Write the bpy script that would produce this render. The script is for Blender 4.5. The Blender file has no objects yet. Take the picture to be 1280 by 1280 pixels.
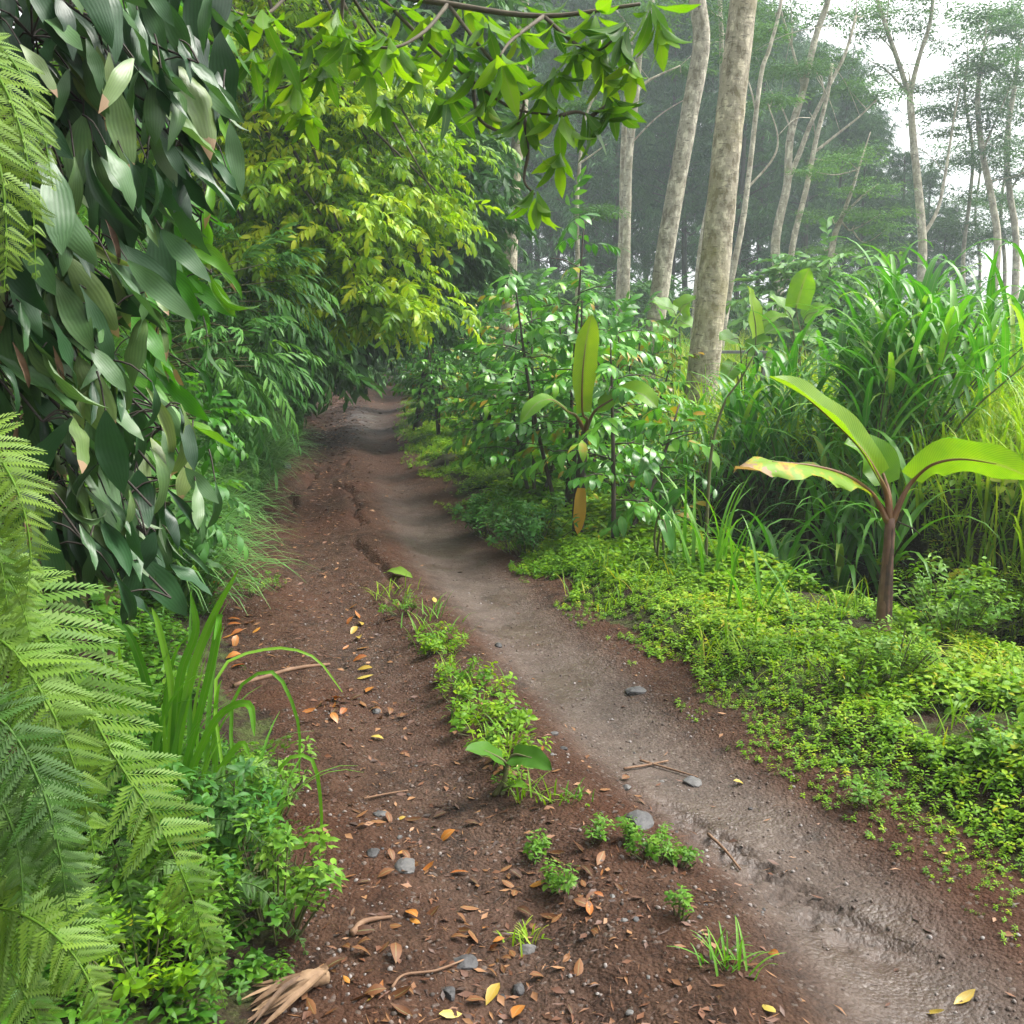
import bpy, math, random
import numpy as np
PI = math.pi
rng = np.random.default_rng(11)
random.seed(11)
C = bpy.context.scene.collection
SC = bpy.context.scene
F = 1229.0; CZ = 1.6; PIT = math.radians(9.7)
cP, sP = math.cos(PIT), math.sin(PIT)

# ------------------------------------------------------------------ coordinates
def W(px, py, Y):
    """world point seen at photo pixel (1280 px frame) at a ground distance Y"""
    a = (px-640)/F; b = (640-py)/F
    dy = cP + b*sP; dz = -sP + b*cP
    s = Y/dy
    return np.array([a*s, Y, CZ + dz*s])
def xat(px, Y, z=0.0):
    return (px-640)/F*(Y*cP + (CZ-z)*sP)
def yground(py):
    return W(640, py, 1.0) is not None and CZ/math.tan(PIT+math.atan((py-640)/F))

# ------------------------------------------------------------------ noise
def _h(ix, iy, s):
    n = (ix.astype(np.int64)*374761393 + iy.astype(np.int64)*668265263 + s*1442695041) & 0xffffffff
    n = ((n ^ (n >> 13))*1274126177) & 0xffffffff
    n = (n ^ (n >> 16)) & 0xffff
    return n/65535.0
def vn(x, y, s=0):
    x = np.asarray(x, float); y = np.asarray(y, float)
    x0 = np.floor(x); y0 = np.floor(y); fx = x-x0; fy = y-y0
    fx = fx*fx*(3-2*fx); fy = fy*fy*(3-2*fy)
    a = _h(x0, y0, s); b = _h(x0+1, y0, s); c = _h(x0, y0+1, s); d = _h(x0+1, y0+1, s)
    return (a*(1-fx)+b*fx)*(1-fy)+(c*(1-fx)+d*fx)*fy
def fbm(x, y, s=0, o=4):
    t = 0; a = .5
    for i in range(o):
        t = t+a*vn(x*2**i, y*2**i, s+i*17); a *= .5
    return t
def sst(a, b, x):
    t = np.clip((x-a)/(b-a), 0, 1); return t*t*(3-2*t)

# ------------------------------------------------------------------ the track and the ground
ROWS = [(1280, 330, 1500, 905), (1100, 392, 1285, 800), (1000, 385, 1105, 700), (900, 325, 930, 625), (800, 285, 790, 565),
        (750, 268, 722, 520), (700, 262, 655, 480), (650, 300, 597, 452), (600, 350, 548, 436), (560, 366, 512, 437),
        (530, 376, 506, 442), (505, 394, 514, 452), (488, 412, 512, 460)]
TY = []; TL = []; TR = []; TM = []
for py, l, r, m in ROWS:
    Y = yground(py); TY.append(Y); TL.append(xat(l, Y)); TR.append(xat(r, Y)); TM.append(xat(m, Y))
TY = [-40, 0]+TY+[55, 75, 120]
TL = [-.6, -.6]+TL+[-13, -24, -60]; TR = [1.95, 1.95]+TR+[-8, -18.5, -54]; TM = [.65, .6]+TM+[-10.5, -21, -57]
TY, TL, TR, TM = map(np.array, (TY, TL, TR, TM))
def track(y):
    y = np.asarray(y, float)
    f = lambda T: (np.interp(y-.35, TY, T)+np.interp(y, TY, T)*2+np.interp(y+.35, TY, T))/4
    return f(TL), f(TR), f(TM)
def H(x, y, fine=True):
    x = np.asarray(x, float); y = np.asarray(y, float)
    l, r, m = track(y)
    wob = (fbm(y*1.1, y*0+3.3, 5, 3)-.45)
    l0, r0 = l, r
    l = l+wob*.25*np.clip(y/5, .3, 2); r = r+(fbm(y*1.3, y*0+8.1, 9, 3)-.45)*.14*np.clip(y/5, .3, 2)
    z = np.zeros_like(x+y)
    w = np.maximum(r-l, .5)
    ins = sst(-.1, .25, x-l)*sst(-.1, .25, r-x)
    w = np.maximum(r0-l0, .5); lr = l0+(m-l0)*.55; rr = m+(r0-m)*.52
    z = z+ins*(-.075*np.exp(-((x-rr)/(.15*w))**2)-.055*np.exp(-((x-lr)/(.13*w))**2)+.03*np.exp(-((x-m)/(.1*w))**2))
    z = z+ins*(.05*(fbm(x*1.9, y*.9, 21, 4)-.47))*(.10+.90*sst(11, 4.5, y))
    z = z+.013*np.maximum(y-14, 0)-.013*np.maximum(y-60, 0)
    # washed out crack along the middle of the far track, eroded left edge
    crk = np.exp(-((x-(m-.1)-.22*(fbm(y*1.5, y*0, 31, 4)-.47)*2)/.035)**2)*sst(5.5, 7, y)*sst(17, 12, y)
    z = z-crk*.07*sst(.25, .6, vn(y*1.2, y*0, 41))
    cr2 = np.exp(-((x-(l+.35)-.3*(fbm(y*1.2, y*0, 35, 3)-.47))/.05)**2)*sst(8.5, 10, y)*sst(15, 12, y)
    z = z-cr2*.10
    # left bank
    off = np.interp(y, [0, 3, 3.8, 5.5, 9, 12, 60], [.85, .75, .55, .35, .10, .12, .3])
    wid = np.interp(y, [0, 3, 6, 10, 16, 60], [.7, .7, .9, 1.3, 1.2, 2.5])
    hb = np.interp(y, [0, 3.8, 5.5, 8, 14, 20, 60], [3.6, 3.5, 2.6, 2.3, 2.0, 1.6, 2.0])
    b = l-x+.12*(fbm(x*2.2, y*2.2, 51, 3)-.47)
    z = z+hb*sst(off, off+wid, b)+.10*sst(0, .4, b)+.25*np.maximum(b-off-wid, 0)**.8
    # right verge, ditch, field
    v = x-r
    z = z+.11*sst(-.02, .35, v)+.12*(fbm(x*1.5, y*1.5, 61, 3)-.47)*sst(0, .5, v)
    dc = np.interp(y, [0, 4.9, 7.5, 9, 30], [2.3, 2.25, 1.75, 1.7, 1.7])
    z = z-1.1*np.exp(-((v-dc-.12)/.52)**4)*sst(2.5, 4, y)*sst(10.5, 8, y)
    z = z+.3*sst(2.3, 3.6, v)+.40*sst(2.3, 2.75, v+.15*(fbm(x*2, y*2, 73, 3)-.47))*sst(3, 5, y)*sst(15, 9, y)+.10*np.maximum(v-3, 0)**.75*sst(4, 12, y)+.3*(fbm(x*.35, y*.35, 71, 3)-.47)*sst(2, 5, v)
    z = z+.6*(fbm(x*.06, y*.06, 77, 3)-.47)*sst(20, 60, y)
    if fine:
        near = sst(11.5, 5, y)
        z = z+near*ins*(.030*(fbm(x*8, y*8, 81, 4)-.44)+.030*np.maximum(vn(x*24, y*24, 85)-.55, 0)*sst(.35, .65, fbm(x*2, y*2, 87, 2)))*(1-.65*np.exp(-((x-rr)/(.17*w))**4))
        z = z+(1-ins)*near*.05*(fbm(x*5, y*5, 91, 3)-.45)
        # tyre tread pressed beside the right rut
        c = xat(930, 2.95)+(y-2.95)*(-.62)
        q = x-c
        tm = sst(.13, .09, np.abs(q))*sst(2.35, 2.6, y)*sst(3.6, 3.2, y)
        z = z+tm*(-.022+.013*np.sign(np.sin(y*60+np.abs(q)*40))*(.4+vn(x*9, y*9, 95)))
    return z
def Hs(x, y):
    return float(H(np.array([x]), np.array([y]))[0])
_yy = np.concatenate([np.arange(1.0, 12, .02), np.arange(12, 90, .1)])
def gat(px, py):
    """where the photo's ray through a pixel meets the ground"""
    P = np.array([W(px, py, float(t)) for t in (1.0,)])[0]
    d = (P-np.array([0, 0, CZ]))
    X = d[0]*_yy; Z = CZ+d[2]*_yy
    hh = H(X, _yy)
    k = np.argmax(Z <= hh)
    if not (Z <= hh).any(): k = len(_yy)-1
    return np.array([X[k], _yy[k], hh[k]])

# ------------------------------------------------------------------ mesh builder
class MB:
    def __init__(s): s.V = []; s.Q = []; s.T = []; s.U = []; s.R = []; s.n = 0
    def add(s, V, Q=None, T=None, U=None, R=None):
        V = np.asarray(V, float).reshape(-1, 3); k = len(V)
        s.V.append(V)
        if Q is not None and len(Q): s.Q.append(np.asarray(Q, int).reshape(-1, 4)+s.n)
        if T is not None and len(T): s.T.append(np.asarray(T, int).reshape(-1, 3)+s.n)
        s.U.append(np.zeros((k, 2)) if U is None else np.asarray(U, float).reshape(-1, 2))
        R = 0.5 if R is None else R
        s.R.append(np.full(k, float(R)) if np.isscalar(R) else np.asarray(R, float).reshape(-1))
        s.n += k
    def mesh(s, name, smooth=True):
        me = bpy.data.meshes.new(name)
        V = np.concatenate(s.V); U = np.concatenate(s.U); R = np.concatenate(s.R)
        Q = np.concatenate(s.Q) if s.Q else np.zeros((0, 4), int)
        T = np.concatenate(s.T) if s.T else np.zeros((0, 3), int)
        L = np.concatenate([Q.ravel(), T.ravel()]).astype(np.int32)
        st = np.concatenate([np.arange(len(Q))*4, len(Q)*4+np.arange(len(T))*3]).astype(np.int32)
        me.vertices.add(len(V)); me.vertices.foreach_set('co', V.astype(np.float32).ravel())
        me.loops.add(len(L)); me.loops.foreach_set('vertex_index', L)
        me.polygons.add(len(st)); me.polygons.foreach_set('loop_start', st)
        me.polygons.foreach_set('use_smooth', np.full(len(st), smooth))
        uv = me.uv_layers.new(name='UVMap'); uv.data.foreach_set('uv', U[L].astype(np.float32).ravel())
        at = me.attributes.new('rnd', 'FLOAT', 'POINT'); at.data.foreach_set('value', R.astype(np.float32))
        me.update(calc_edges=True)
        return me
    def obj(s, name, mat, parent=None, smooth=True, origin=None):
        if origin is None and parent is not None:
            origin = parent['_o'] if '_o' in parent else None
        if origin is not None:
            o3 = np.array(origin); s.V = [v-o3 for v in s.V]
        o = bpy.data.objects.new(name, s.mesh(name, smooth)); C.objects.link(o)
        o.data.materials.append(mat)
        if parent is not None: o.parent = parent
        elif origin is not None: o.location = tuple(origin)
        return o

def thing(name, label, cat, loc, group=None):
    o = bpy.data.objects.new(name, None); C.objects.link(o)
    o.empty_display_size = .2
    o.location = tuple(float(v) for v in loc); o['label'] = label; o['category'] = cat
    o['_o'] = [float(v) for v in loc]
    if group: o['group'] = group
    return o
def tag(o, label, cat, group=None, kind=None):
    o['label'] = label; o['category'] = cat
    if group: o['group'] = group
    if kind: o['kind'] = kind
    return o
def dup(root, loc, rz=0., sc=1., label=None, group=None):
    r = root.copy(); C.objects.link(r)
    r.location = tuple(float(v) for v in loc); r.rotation_euler = (0, 0, rz); r.scale = (sc,)*3 if np.isscalar(sc) else tuple(sc)
    if label: r['label'] = label
    if group: r['group'] = group
    for ch in list(root.children):
        c = ch.copy(); C.objects.link(c); c.parent = r
        for g in ch.children:
            d = g.copy(); C.objects.link(d); d.parent = c
    return r

def norm(a):
    a = np.asarray(a, float); return a/np.maximum(np.linalg.norm(a, axis=-1, keepdims=True), 1e-9)
def basis(d, n, s, sw=None):
    """matrices whose columns are width, length, normal"""
    d = norm(d); x = norm(np.cross(d, n)); z = np.cross(x, d)
    s = np.asarray(s, float).reshape(-1, 1); sw = s if sw is None else np.asarray(sw, float).reshape(-1, 1)
    return np.stack([x*sw, d*s, z*s], axis=-1)
def place(mb, tpl, M, P, R):
    V, Q, T, U, r = tpl
    n = len(P); k = len(V)
    VV = np.einsum('nij,kj->nki', M, V)+P[:, None, :]
    off = (np.arange(n)*k)[:, None, None]
    QQ = (Q[None]+off).reshape(-1, 4) if len(Q) else None
    TT = (T[None]+off).reshape(-1, 3) if len(T) else None
    RR = np.clip(np.asarray(R, float).reshape(-1, 1)+r[None], 0, 1)
    mb.add(VV.reshape(-1, 3), QQ, TT, np.tile(U, (n, 1)), RR.ravel())

E4 = np.zeros((0, 4), int); E3 = np.zeros((0, 3), int)
def leaf_tpl(nl=4, w=.3, peak=.45, fold=.25, droop=.6, wave=0., stalk=0., sharp=1.0, twist=0.):
    V = []; U = []; y = z = 0.
    a0 = droop*.15
    for i in range(nl+1):
        t = i/nl
        tt = t**(math.log(.5)/math.log(peak))
        wd = w*.5*max(math.sin(PI*tt), 0)**sharp
        if i == 0: wd = max(wd, .012)
        if i == nl: wd = .004
        f = fold*(1-.3*t); wv = wave*math.sin(t*13)
        tw = twist*t
        c, s = math.cos(tw), math.sin(tw)
        for sx, uu in ((-1, 0.), (0, .5), (1, 1.)):
            lx = sx*wd*math.cos(f); lz = abs(sx)*wd*math.sin(f)+(wv*wd*sx if sx else 0)
            V.append((lx*c-lz*s, y+stalk, z+lx*s+lz*c)); U.append((uu, t))
        a = a0-droop*(t+.5/nl)
        y += math.cos(a)/nl; z += math.sin(a)/nl
    Q = []
    for i in range(nl):
        k = i*3
        Q += [(k, k+1, k+4, k+3), (k+1, k+2, k+5, k+4)]
    return (np.array(V), np.array(Q), E3, np.array(U), np.zeros(len(V)))
def merge(tpls):
    V = []; Q = []; T = []; U = []; R = []; n = 0
    for v, q, t, u, r in tpls:
        V.append(v); Q.append(q+n); T.append(t+n); U.append(u); R.append(r); n += len(v)
    return (np.concatenate(V), np.concatenate(Q), np.concatenate(T), np.concatenate(U), np.concatenate(R))
def xf(tpl, d, n, s, p, r=0., sw=None):
    M = basis(np.array([d], float), np.array([n], float), [s], None if sw is None else [sw])[0]
    return (tpl[0]@M.T+np.array(p), tpl[1], tpl[2], tpl[3], tpl[4]+r)
def twig_tpl(leaves, n=12, L=1., leafs=.42, spread=55, droop=.5, jit=.25, rj=.12, stem=.008):
    out = []
    for i in range(n):
        t = (i+.5)/n
        p = np.array([0, t*L, -droop*.35*L*t*t])
        sd = 1 if i % 2 else -1
        ang = math.radians(spread*(1-.55*t))
        d = np.array([sd*math.sin(ang), math.cos(ang), -droop*(.3+.5*t)])+rng.normal(0, jit, 3)
        nn = np.array([0, .15, 1.])+rng.normal(0, jit, 3)
        out.append(xf(leaves[i % len(leaves)], d, nn, leafs*rng.uniform(.7, 1.15), p, rng.normal(0, rj)))
    tp = merge(out)
    # thin stem strip
    k = 5; V = []; Q = []
    for i in range(k):
        t = i/(k-1); V += [(-stem*L, t*L*.95, -droop*.35*L*t*t), (stem*L, t*L*.95, -droop*.35*L*t*t)]
        if i: Q.append((2*i-2, 2*i-1, 2*i+1, 2*i))
    st = (np.array(V), np.array(Q), E3, np.zeros((len(V), 2))+(.5, .3), np.full(len(V), -.2))
    return merge([tp, st])
def rosette_tpl(leaves, n=8, droop=.6, jit=.2, rj=.1):
    out = []
    for i in range(n):
        a = i*2.4+rng.uniform(-.3, .3)
        d = np.array([math.cos(a), .55+.2*rng.normal(), math.sin(a)])+rng.normal(0, jit, 3)
        d = norm(d)
        nn = np.array([-math.cos(a)*.5, 1, -math.sin(a)*.5])
        out.append(xf(leaves[i % len(leaves)], d, nn, rng.uniform(.75, 1.1), (0, 0, 0), rng.normal(0, rj)))
    return merge(out)

def catmull(P, n=6):
    P = np.asarray(P, float)
    if len(P) < 3:
        t = np.linspace(0, 1, n+1)[:, None]; return P[0]*(1-t)+P[1]*t
    Q = np.vstack([2*P[0]-P[1], P, 2*P[-1]-P[-2]]); out = []
    for i in range(1, len(Q)-2):
        a, b, c, d = Q[i-1], Q[i], Q[i+1], Q[i+2]
        for k in range(n):
            t = k/n
            out.append(.5*((2*b)+(c-a)*t+(2*a-5*b+4*c-d)*t*t+(3*b-a-3*c+d)*t**3))
    out.append(P[-1]); return np.array(out)
def tube(mb, P, r, seg=8, rough=0., R=.5, smooth=5, cap=True):
    P = catmull(P, smooth) if smooth else np.asarray(P, float)
    n = len(P); r = np.interp(np.linspace(0, 1, n), np.linspace(0, 1, len(np.atleast_1d(r))), np.atleast_1d(r))
    T = np.gradient(P, axis=0); T = norm(T)
    up = np.array([0, 0, 1.]) if abs(T[0][2]) < .9 else np.array([1., 0, 0])
    X = norm(np.cross(T[0], up)); V = []; U = []
    a = np.arange(seg)/seg*2*PI; Lc = 0
    for i in range(n):
        X = norm(X-T[i]*np.dot(X, T[i])); Yv = np.cross(T[i], X)
        rr = r[i]*(1+(rough*rng.normal(0, 1, seg) if rough else 0))
        V.append(P[i]+np.outer(np.cos(a)*rr, X)+np.outer(np.sin(a)*rr, Yv))
        if i: Lc += np.linalg.norm(P[i]-P[i-1])
        U.append(np.stack([a/(2*PI), np.full(seg, Lc)], 1))
    Q = []
    for i in range(n-1):
        for j in range(seg):
            k = (j+1) % seg
            Q.append((i*seg+j, i*seg+k, (i+1)*seg+k, (i+1)*seg+j))
    V = np.concatenate(V); U = np.concatenate(U)
    Tt = []
    if cap:
        V = np.vstack([V, P[-1]+T[-1]*r[-1]*.5, P[0]]); U = np.vstack([U, (.5, Lc), (.5, 0)]); e = len(V)-2
        for j in range(seg):
            k = (j+1) % seg
            Tt += [((n-1)*seg+j, (n-1)*seg+k, e), (k, j, e+1)]
    mb.add(V, Q, Tt, U, R)
def blades(mb, B, az, lean, bend, L, wd, R, seg=5, fold=.3, pw=1.6):
    n = len(B); az, lean, bend, L, wd, R = [np.broadcast_to(np.asarray(q, float), (n,)) for q in (az, lean, bend, L, wd, R)]
    hx, hy = np.cos(az), np.sin(az)
    P = np.array(B, float); V = []; U = []
    sx = np.stack([-hy, hx, np.zeros(n)], 1)
    for i in range(seg+1):
        t = i/seg
        th = lean+bend*t**pw
        d = np.stack([hx*np.sin(th), hy*np.sin(th), np.cos(th)], 1)
        nn = np.stack([-hx*np.cos(th), -hy*np.cos(th), np.sin(th)], 1)
        w = wd*.5*(min(1, .45+2.5*t))*(1-t**2.2)+.0006
        if fold:
            V += [P-sx*w[:, None]+nn*(w*fold)[:, None], P, P+sx*w[:, None]+nn*(w*fold)[:, None]]; U += [(0, t), (.5, t), (1, t)]
        else:
            V += [P-sx*w[:, None], P+sx*w[:, None]]; U += [(0, t), (1, t)]
        P = P+d*(L/seg)[:, None]
    m = 3 if fold else 2
    V = np.stack(V, 1); k = V.shape[1]; Q = []
    for i in range(seg):
        for j in range(m-1):
            a = i*m+j; Q.append((a, a+1, a+m+1, a+m))
    Q = (np.array(Q)[None]+(np.arange(n)*k)[:, None, None]).reshape(-1, 4)
    mb.add(V.reshape(-1, 3), Q, None, np.tile(np.array(U), (n, 1)), np.repeat(R, k))

# ------------------------------------------------------------------ materials
def _nt(name):
    m = bpy.data.materials.new(name); m.use_nodes = True; nt = m.node_tree
    b = nt.nodes['Principled BSDF']; return m, nt, b, nt.nodes['Material Output']
def N(nt, t, **kw):
    n = nt.nodes.new(t)
    for k, v in kw.items():
        if k in n.inputs: n.inputs[k].default_value = v
        else: setattr(n, k, v)
    return n
def ramp(nt, stops, src=None, interp='LINEAR'):
    n = nt.nodes.new('ShaderNodeValToRGB'); cr = n.color_ramp; cr.interpolation = interp
    while len(cr.elements) < len(stops): cr.elements.new(.5)
    for e, (p, c) in zip(cr.elements, stops):
        e.position = p; e.color = (*c, 1) if len(c) == 3 else c
    if src is not None: nt.links.new(src, n.inputs[0])
    return n
def mth(nt, op, a, b=None, c=None, clamp=False):
    n = nt.nodes.new('ShaderNodeMath'); n.operation = op; n.use_clamp = clamp
    for i, q in enumerate((a, b, c)):
        if q is None: continue
        if hasattr(q, 'is_linked'): nt.links.new(q, n.inputs[i])
        else: n.inputs[i].default_value = q
    return n.outputs[0]
def mixc(nt, f, a, b, mode='MIX'):
    n = nt.nodes.new('ShaderNodeMix'); n.data_type = 'RGBA'; n.blend_type = mode
    for i, q in ((0, f), (6, a), (7, b)):
        if hasattr(q, 'is_linked'): nt.links.new(q, n.inputs[i])
        else: n.inputs[i].default_value = q if i == 0 else (*q, 1)
    return n.outputs[2]
def leaf_mat(name, stops, rough=.45, trans=.35, spec=.5, tint=(1.25, 1.15, .45), vein=0., ridges=0., side=0., tips=0., back=.25, blotch=.25, nscale=14):
    m, nt, b, out = _nt(name); lk = nt.links.new
    at = N(nt, 'ShaderNodeAttribute', attribute_name='rnd')
    tc = N(nt, 'ShaderNodeTexCoord')
    no = N(nt, 'ShaderNodeTexNoise'); no.inputs['Scale'].default_value = nscale; no.inputs['Detail'].default_value = 3; lk(tc.outputs['Object'], no.inputs['Vector'])
    v = mth(nt, 'ADD', at.outputs['Fac'], mth(nt, 'MULTIPLY', mth(nt, 'SUBTRACT', no.outputs['Fac'], .5), blotch), clamp=True)
    col = ramp(nt, stops, v).outputs[0]
    sp = N(nt, 'ShaderNodeSeparateXYZ'); lk(tc.outputs['UV'], sp.inputs[0])
    du = mth(nt, 'ABSOLUTE', mth(nt, 'SUBTRACT', sp.outputs[0], .5))
    if vein:
        f = mth(nt, 'MULTIPLY', mth(nt, 'LESS_THAN', du, .045), vein)
        col = mixc(nt, f, col, (.22, .28, .12))
    hgt = None
    if ridges:
        s = mth(nt, 'SINE', mth(nt, 'MULTIPLY_ADD', sp.outputs[0], 44., mth(nt, 'MULTIPLY', no.outputs['Fac'], 7.)))
        f = mth(nt, 'MULTIPLY_ADD', s, .10*ridges, .95)
        g = N(nt, 'ShaderNodeHueSaturation'); lk(col, g.inputs['Color']); lk(f, g.inputs['Value']); col = g.outputs[0]
        hgt = s
    if side:
        s = mth(nt, 'SINE', mth(nt, 'MULTIPLY', mth(nt, 'MULTIPLY_ADD', du, -.35, sp.outputs[1]), 260.))
        f = mth(nt, 'MULTIPLY_ADD', s, side, 1-side)
        g = N(nt, 'ShaderNodeHueSaturation'); lk(col, g.inputs['Color']); lk(f, g.inputs['Value']); col = g.outputs[0]
        hgt = s
    if tips:
        f = mth(nt, 'MULTIPLY_ADD', no.outputs['Fac'], .5, sp.outputs[1])
        f = mth(nt, 'MULTIPLY', mth(nt, 'GREATER_THAN', f, 1.08), mth(nt, 'GREATER_THAN', at.outputs['Fac'], 1-tips))
        col = mixc(nt, f, col, (.33, .22, .13))
    ge = N(nt, 'ShaderNodeNewGeometry')
    colb = mixc(nt, mth(nt, 'MULTIPLY', ge.outputs['Backfacing'], back), col, (.20, .27, .16))
    lk(colb, b.inputs['Base Color']); b.inputs['Roughness'].default_value = rough
    b.inputs['Specular IOR Level'].default_value = spec
    bp = N(nt, 'ShaderNodeBump'); bp.inputs['Strength'].default_value = .2 if side else .07 if ridges else .15; bp.inputs['Distance'].default_value = .002 if ridges else .004
    lk(hgt if hgt is not None else no.outputs['Fac'], bp.inputs['Height']); lk(bp.outputs[0], b.inputs['Normal'])
    if trans:
        tr = N(nt, 'ShaderNodeBsdfTranslucent'); lk(mixc(nt, 1., col, tint, 'MULTIPLY'), tr.inputs['Color'])
        mx = N(nt, 'ShaderNodeMixShader'); mx.inputs[0].default_value = trans
        lk(b.outputs[0], mx.inputs[1]); lk(tr.outputs[0], mx.inputs[2]); lk(mx.outputs[0], out.inputs['Surface'])
    return m
def bark_mat(name, c1, c2, c3, scale=3., bands=True, moss=.5, rough=.85, tex='Object'):
    m, nt, b, out = _nt(name); lk = nt.links.new
    tc = N(nt, 'ShaderNodeTexCoord')
    mp = N(nt, 'ShaderNodeMapping'); mp.inputs['Scale'].default_value = (1, 1, .55); lk(tc.outputs['Object'], mp.inputs[0])
    n1 = N(nt, 'ShaderNodeTexNoise'); n1.inputs['Scale'].default_value = scale*3.6; n1.inputs['Detail'].default_value = 8; n1.inputs['Roughness'].default_value = .65; lk(mp.outputs[0], n1.inputs['Vector'])
    n2 = N(nt, 'ShaderNodeTexNoise'); n2.inputs['Scale'].default_value = scale*.5; n2.inputs['Detail'].default_value = 4; lk(tc.outputs['Object'], n2.inputs['Vector'])
    mp2 = N(nt, 'ShaderNodeMapping'); mp2.inputs['Scale'].default_value = (4, 4, 16); lk(tc.outputs['Object'], mp2.inputs[0])
    n3 = N(nt, 'ShaderNodeTexNoise'); n3.inputs['Scale'].default_value = scale*.8; n3.inputs['Detail'].default_value = 5; lk(mp2.outputs[0], n3.inputs['Vector'])
    col = ramp(nt, [(.40, c2), (.48, c1), (.54, c1), (.60, tuple(min(1, q*1.7) for q in c1))], n1.outputs['Fac']).outputs[0]
    f = ramp(nt, [(.47, (0, 0, 0)), (.62, (moss,)*3)], n2.outputs['Fac']).outputs[0]
    col = mixc(nt, f, col, c3)
    f3 = ramp(nt, [(.60, (0, 0, 0)), (.66, (.7,)*3)], n3.outputs['Fac']).outputs[0]
    col = mixc(nt, f3, col, tuple(q*.45 for q in c2))
    lk(col, b.inputs['Base Color']); b.inputs['Roughness'].default_value = rough
    bp = N(nt, 'ShaderNodeBump'); bp.inputs['Strength'].default_value = .7; bp.inputs['Distance'].default_value = .02
    lk(mth(nt, 'ADD', n1.outputs['Fac'], mth(nt, 'MULTIPLY', n3.outputs['Fac'], .6)), bp.inputs['Height']); lk(bp.outputs[0], b.inputs['Normal'])
    return m
def soil_mat(name, base, dark, light, wet=True, green=0.):
    m, nt, b, out = _nt(name); lk = nt.links.new
    tc = N(nt, 'ShaderNodeTexCoord')
    def noise(s, d=6, r=.6, vec=None):
        n = N(nt, 'ShaderNodeTexNoise'); n.inputs['Scale'].default_value = s; n.inputs['Detail'].default_value = d; n.inputs['Roughness'].default_value = r
        lk(vec or tc.outputs['Object'], n.inputs['Vector']); return n.outputs['Fac']
    big = noise(.9, 4); mid = noise(7., 6, .65); fin = noise(60., 6, .7)
    vo = N(nt, 'ShaderNodeTexVoronoi'); vo.inputs['Scale'].default_value = 85.; lk(tc.outputs['Object'], vo.inputs['Vector'])
    vo2 = N(nt, 'ShaderNodeTexVoronoi'); vo2.inputs['Scale'].default_value = 33.; lk(tc.outputs['Object'], vo2.inputs['Vector'])
    v = mth(nt, 'ADD', mth(nt, 'MULTIPLY', mid, .55), mth(nt, 'MULTIPLY', fin, .45))
    col = ramp(nt, [(.36, dark), (.5, base), (.66, light)], v).outputs[0]
    # redder patches
    col = mixc(nt, ramp(nt, [(.42, (0,)*3), (.62, (.75,)*3)], big).outputs[0], col, (base[0]*1.15, base[1]*.86, base[2]*.7))
    gr = ramp(nt, [(.0, (0,)*3), (1., (1,)*3)], N(nt, 'ShaderNodeAttribute', attribute_name='rnd').outputs['Fac']).outputs[0]
    if wet:
        # trodden grey grit of the wheel ruts (attribute painted by the ruts' own place)
        g = ramp(nt, [(.34, (.028, .019, .013)), (.5, (.056, .039, .029)), (.70, (.095, .071, .056))], v).outputs[0]
        gm = mth(nt, 'MULTIPLY', gr, mth(nt, 'MULTIPLY_ADD', mid, 1.2, .25), clamp=True)
        col = mixc(nt, gm, col, g)
        st = mth(nt, 'GREATER_THAN', vo.outputs['Color'], .86)
        col = mixc(nt, mth(nt, 'MULTIPLY', st, .5), col, (.14, .115, .10))
    if green:
        gf = ramp(nt, [(.45, (0,)*3), (.6, (green,)*3)], mid).outputs[0]
        col = mixc(nt, gf, col, (.06, .085, .02))
    lk(col, b.inputs['Base Color'])
    if wet:
        w = mth(nt, 'MULTIPLY', gr, ramp(nt, [(.42, (0,)*3), (.6, (1,)*3)], noise(1.7, 3)).outputs[0])
        lk(mth(nt, 'MULTIPLY_ADD', w, -.48, .78), b.inputs['Roughness'])
    else: b.inputs['Roughness'].default_value = .95
    b.inputs['Specular IOR Level'].default_value = .2
    if wet: lk(mth(nt, 'MULTIPLY_ADD', gr, .38, .14), b.inputs['Specular IOR Level'])
    h = mth(nt, 'ADD', mth(nt, 'MULTIPLY', mid, 1.), mth(nt, 'ADD', mth(nt, 'MULTIPLY', fin, .5), mth(nt, 'ADD', mth(nt, 'MULTIPLY', vo.outputs['Distance'], -.35), mth(nt, 'MULTIPLY', vo2.outputs['Distance'], -.35))))
    bp = N(nt, 'ShaderNodeBump'); lk(mth(nt, 'MULTIPLY_ADD', gr, -.62, 1.), bp.inputs['Strength']); bp.inputs['Distance'].default_value = .03
    lk(h, bp.inputs['Height']); lk(bp.outputs[0], b.inputs['Normal'])
    return m
def plain_mat(name, stops, rough=.8, scale=20, bump=.3):
    m, nt, b, out = _nt(name); lk = nt.links.new
    at = N(nt, 'ShaderNodeAttribute', attribute_name='rnd'); tc = N(nt, 'ShaderNodeTexCoord')
    no = N(nt, 'ShaderNodeTexNoise'); no.inputs['Scale'].default_value = scale; no.inputs['Detail'].default_value = 6; lk(tc.outputs['Object'], no.inputs['Vector'])
    v = mth(nt, 'ADD', at.outputs['Fac'], mth(nt, 'MULTIPLY', mth(nt, 'SUBTRACT', no.outputs['Fac'], .5), .9), clamp=True)
    lk(ramp(nt, stops, v).outputs[0], b.inputs['Base Color']); b.inputs['Roughness'].default_value = rough
    bp = N(nt, 'ShaderNodeBump'); bp.inputs['Strength'].default_value = bump; bp.inputs['Distance'].default_value = .01
    lk(no.outputs['Fac'], bp.inputs['Height']); lk(bp.outputs[0], b.inputs['Normal'])
    return m

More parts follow.
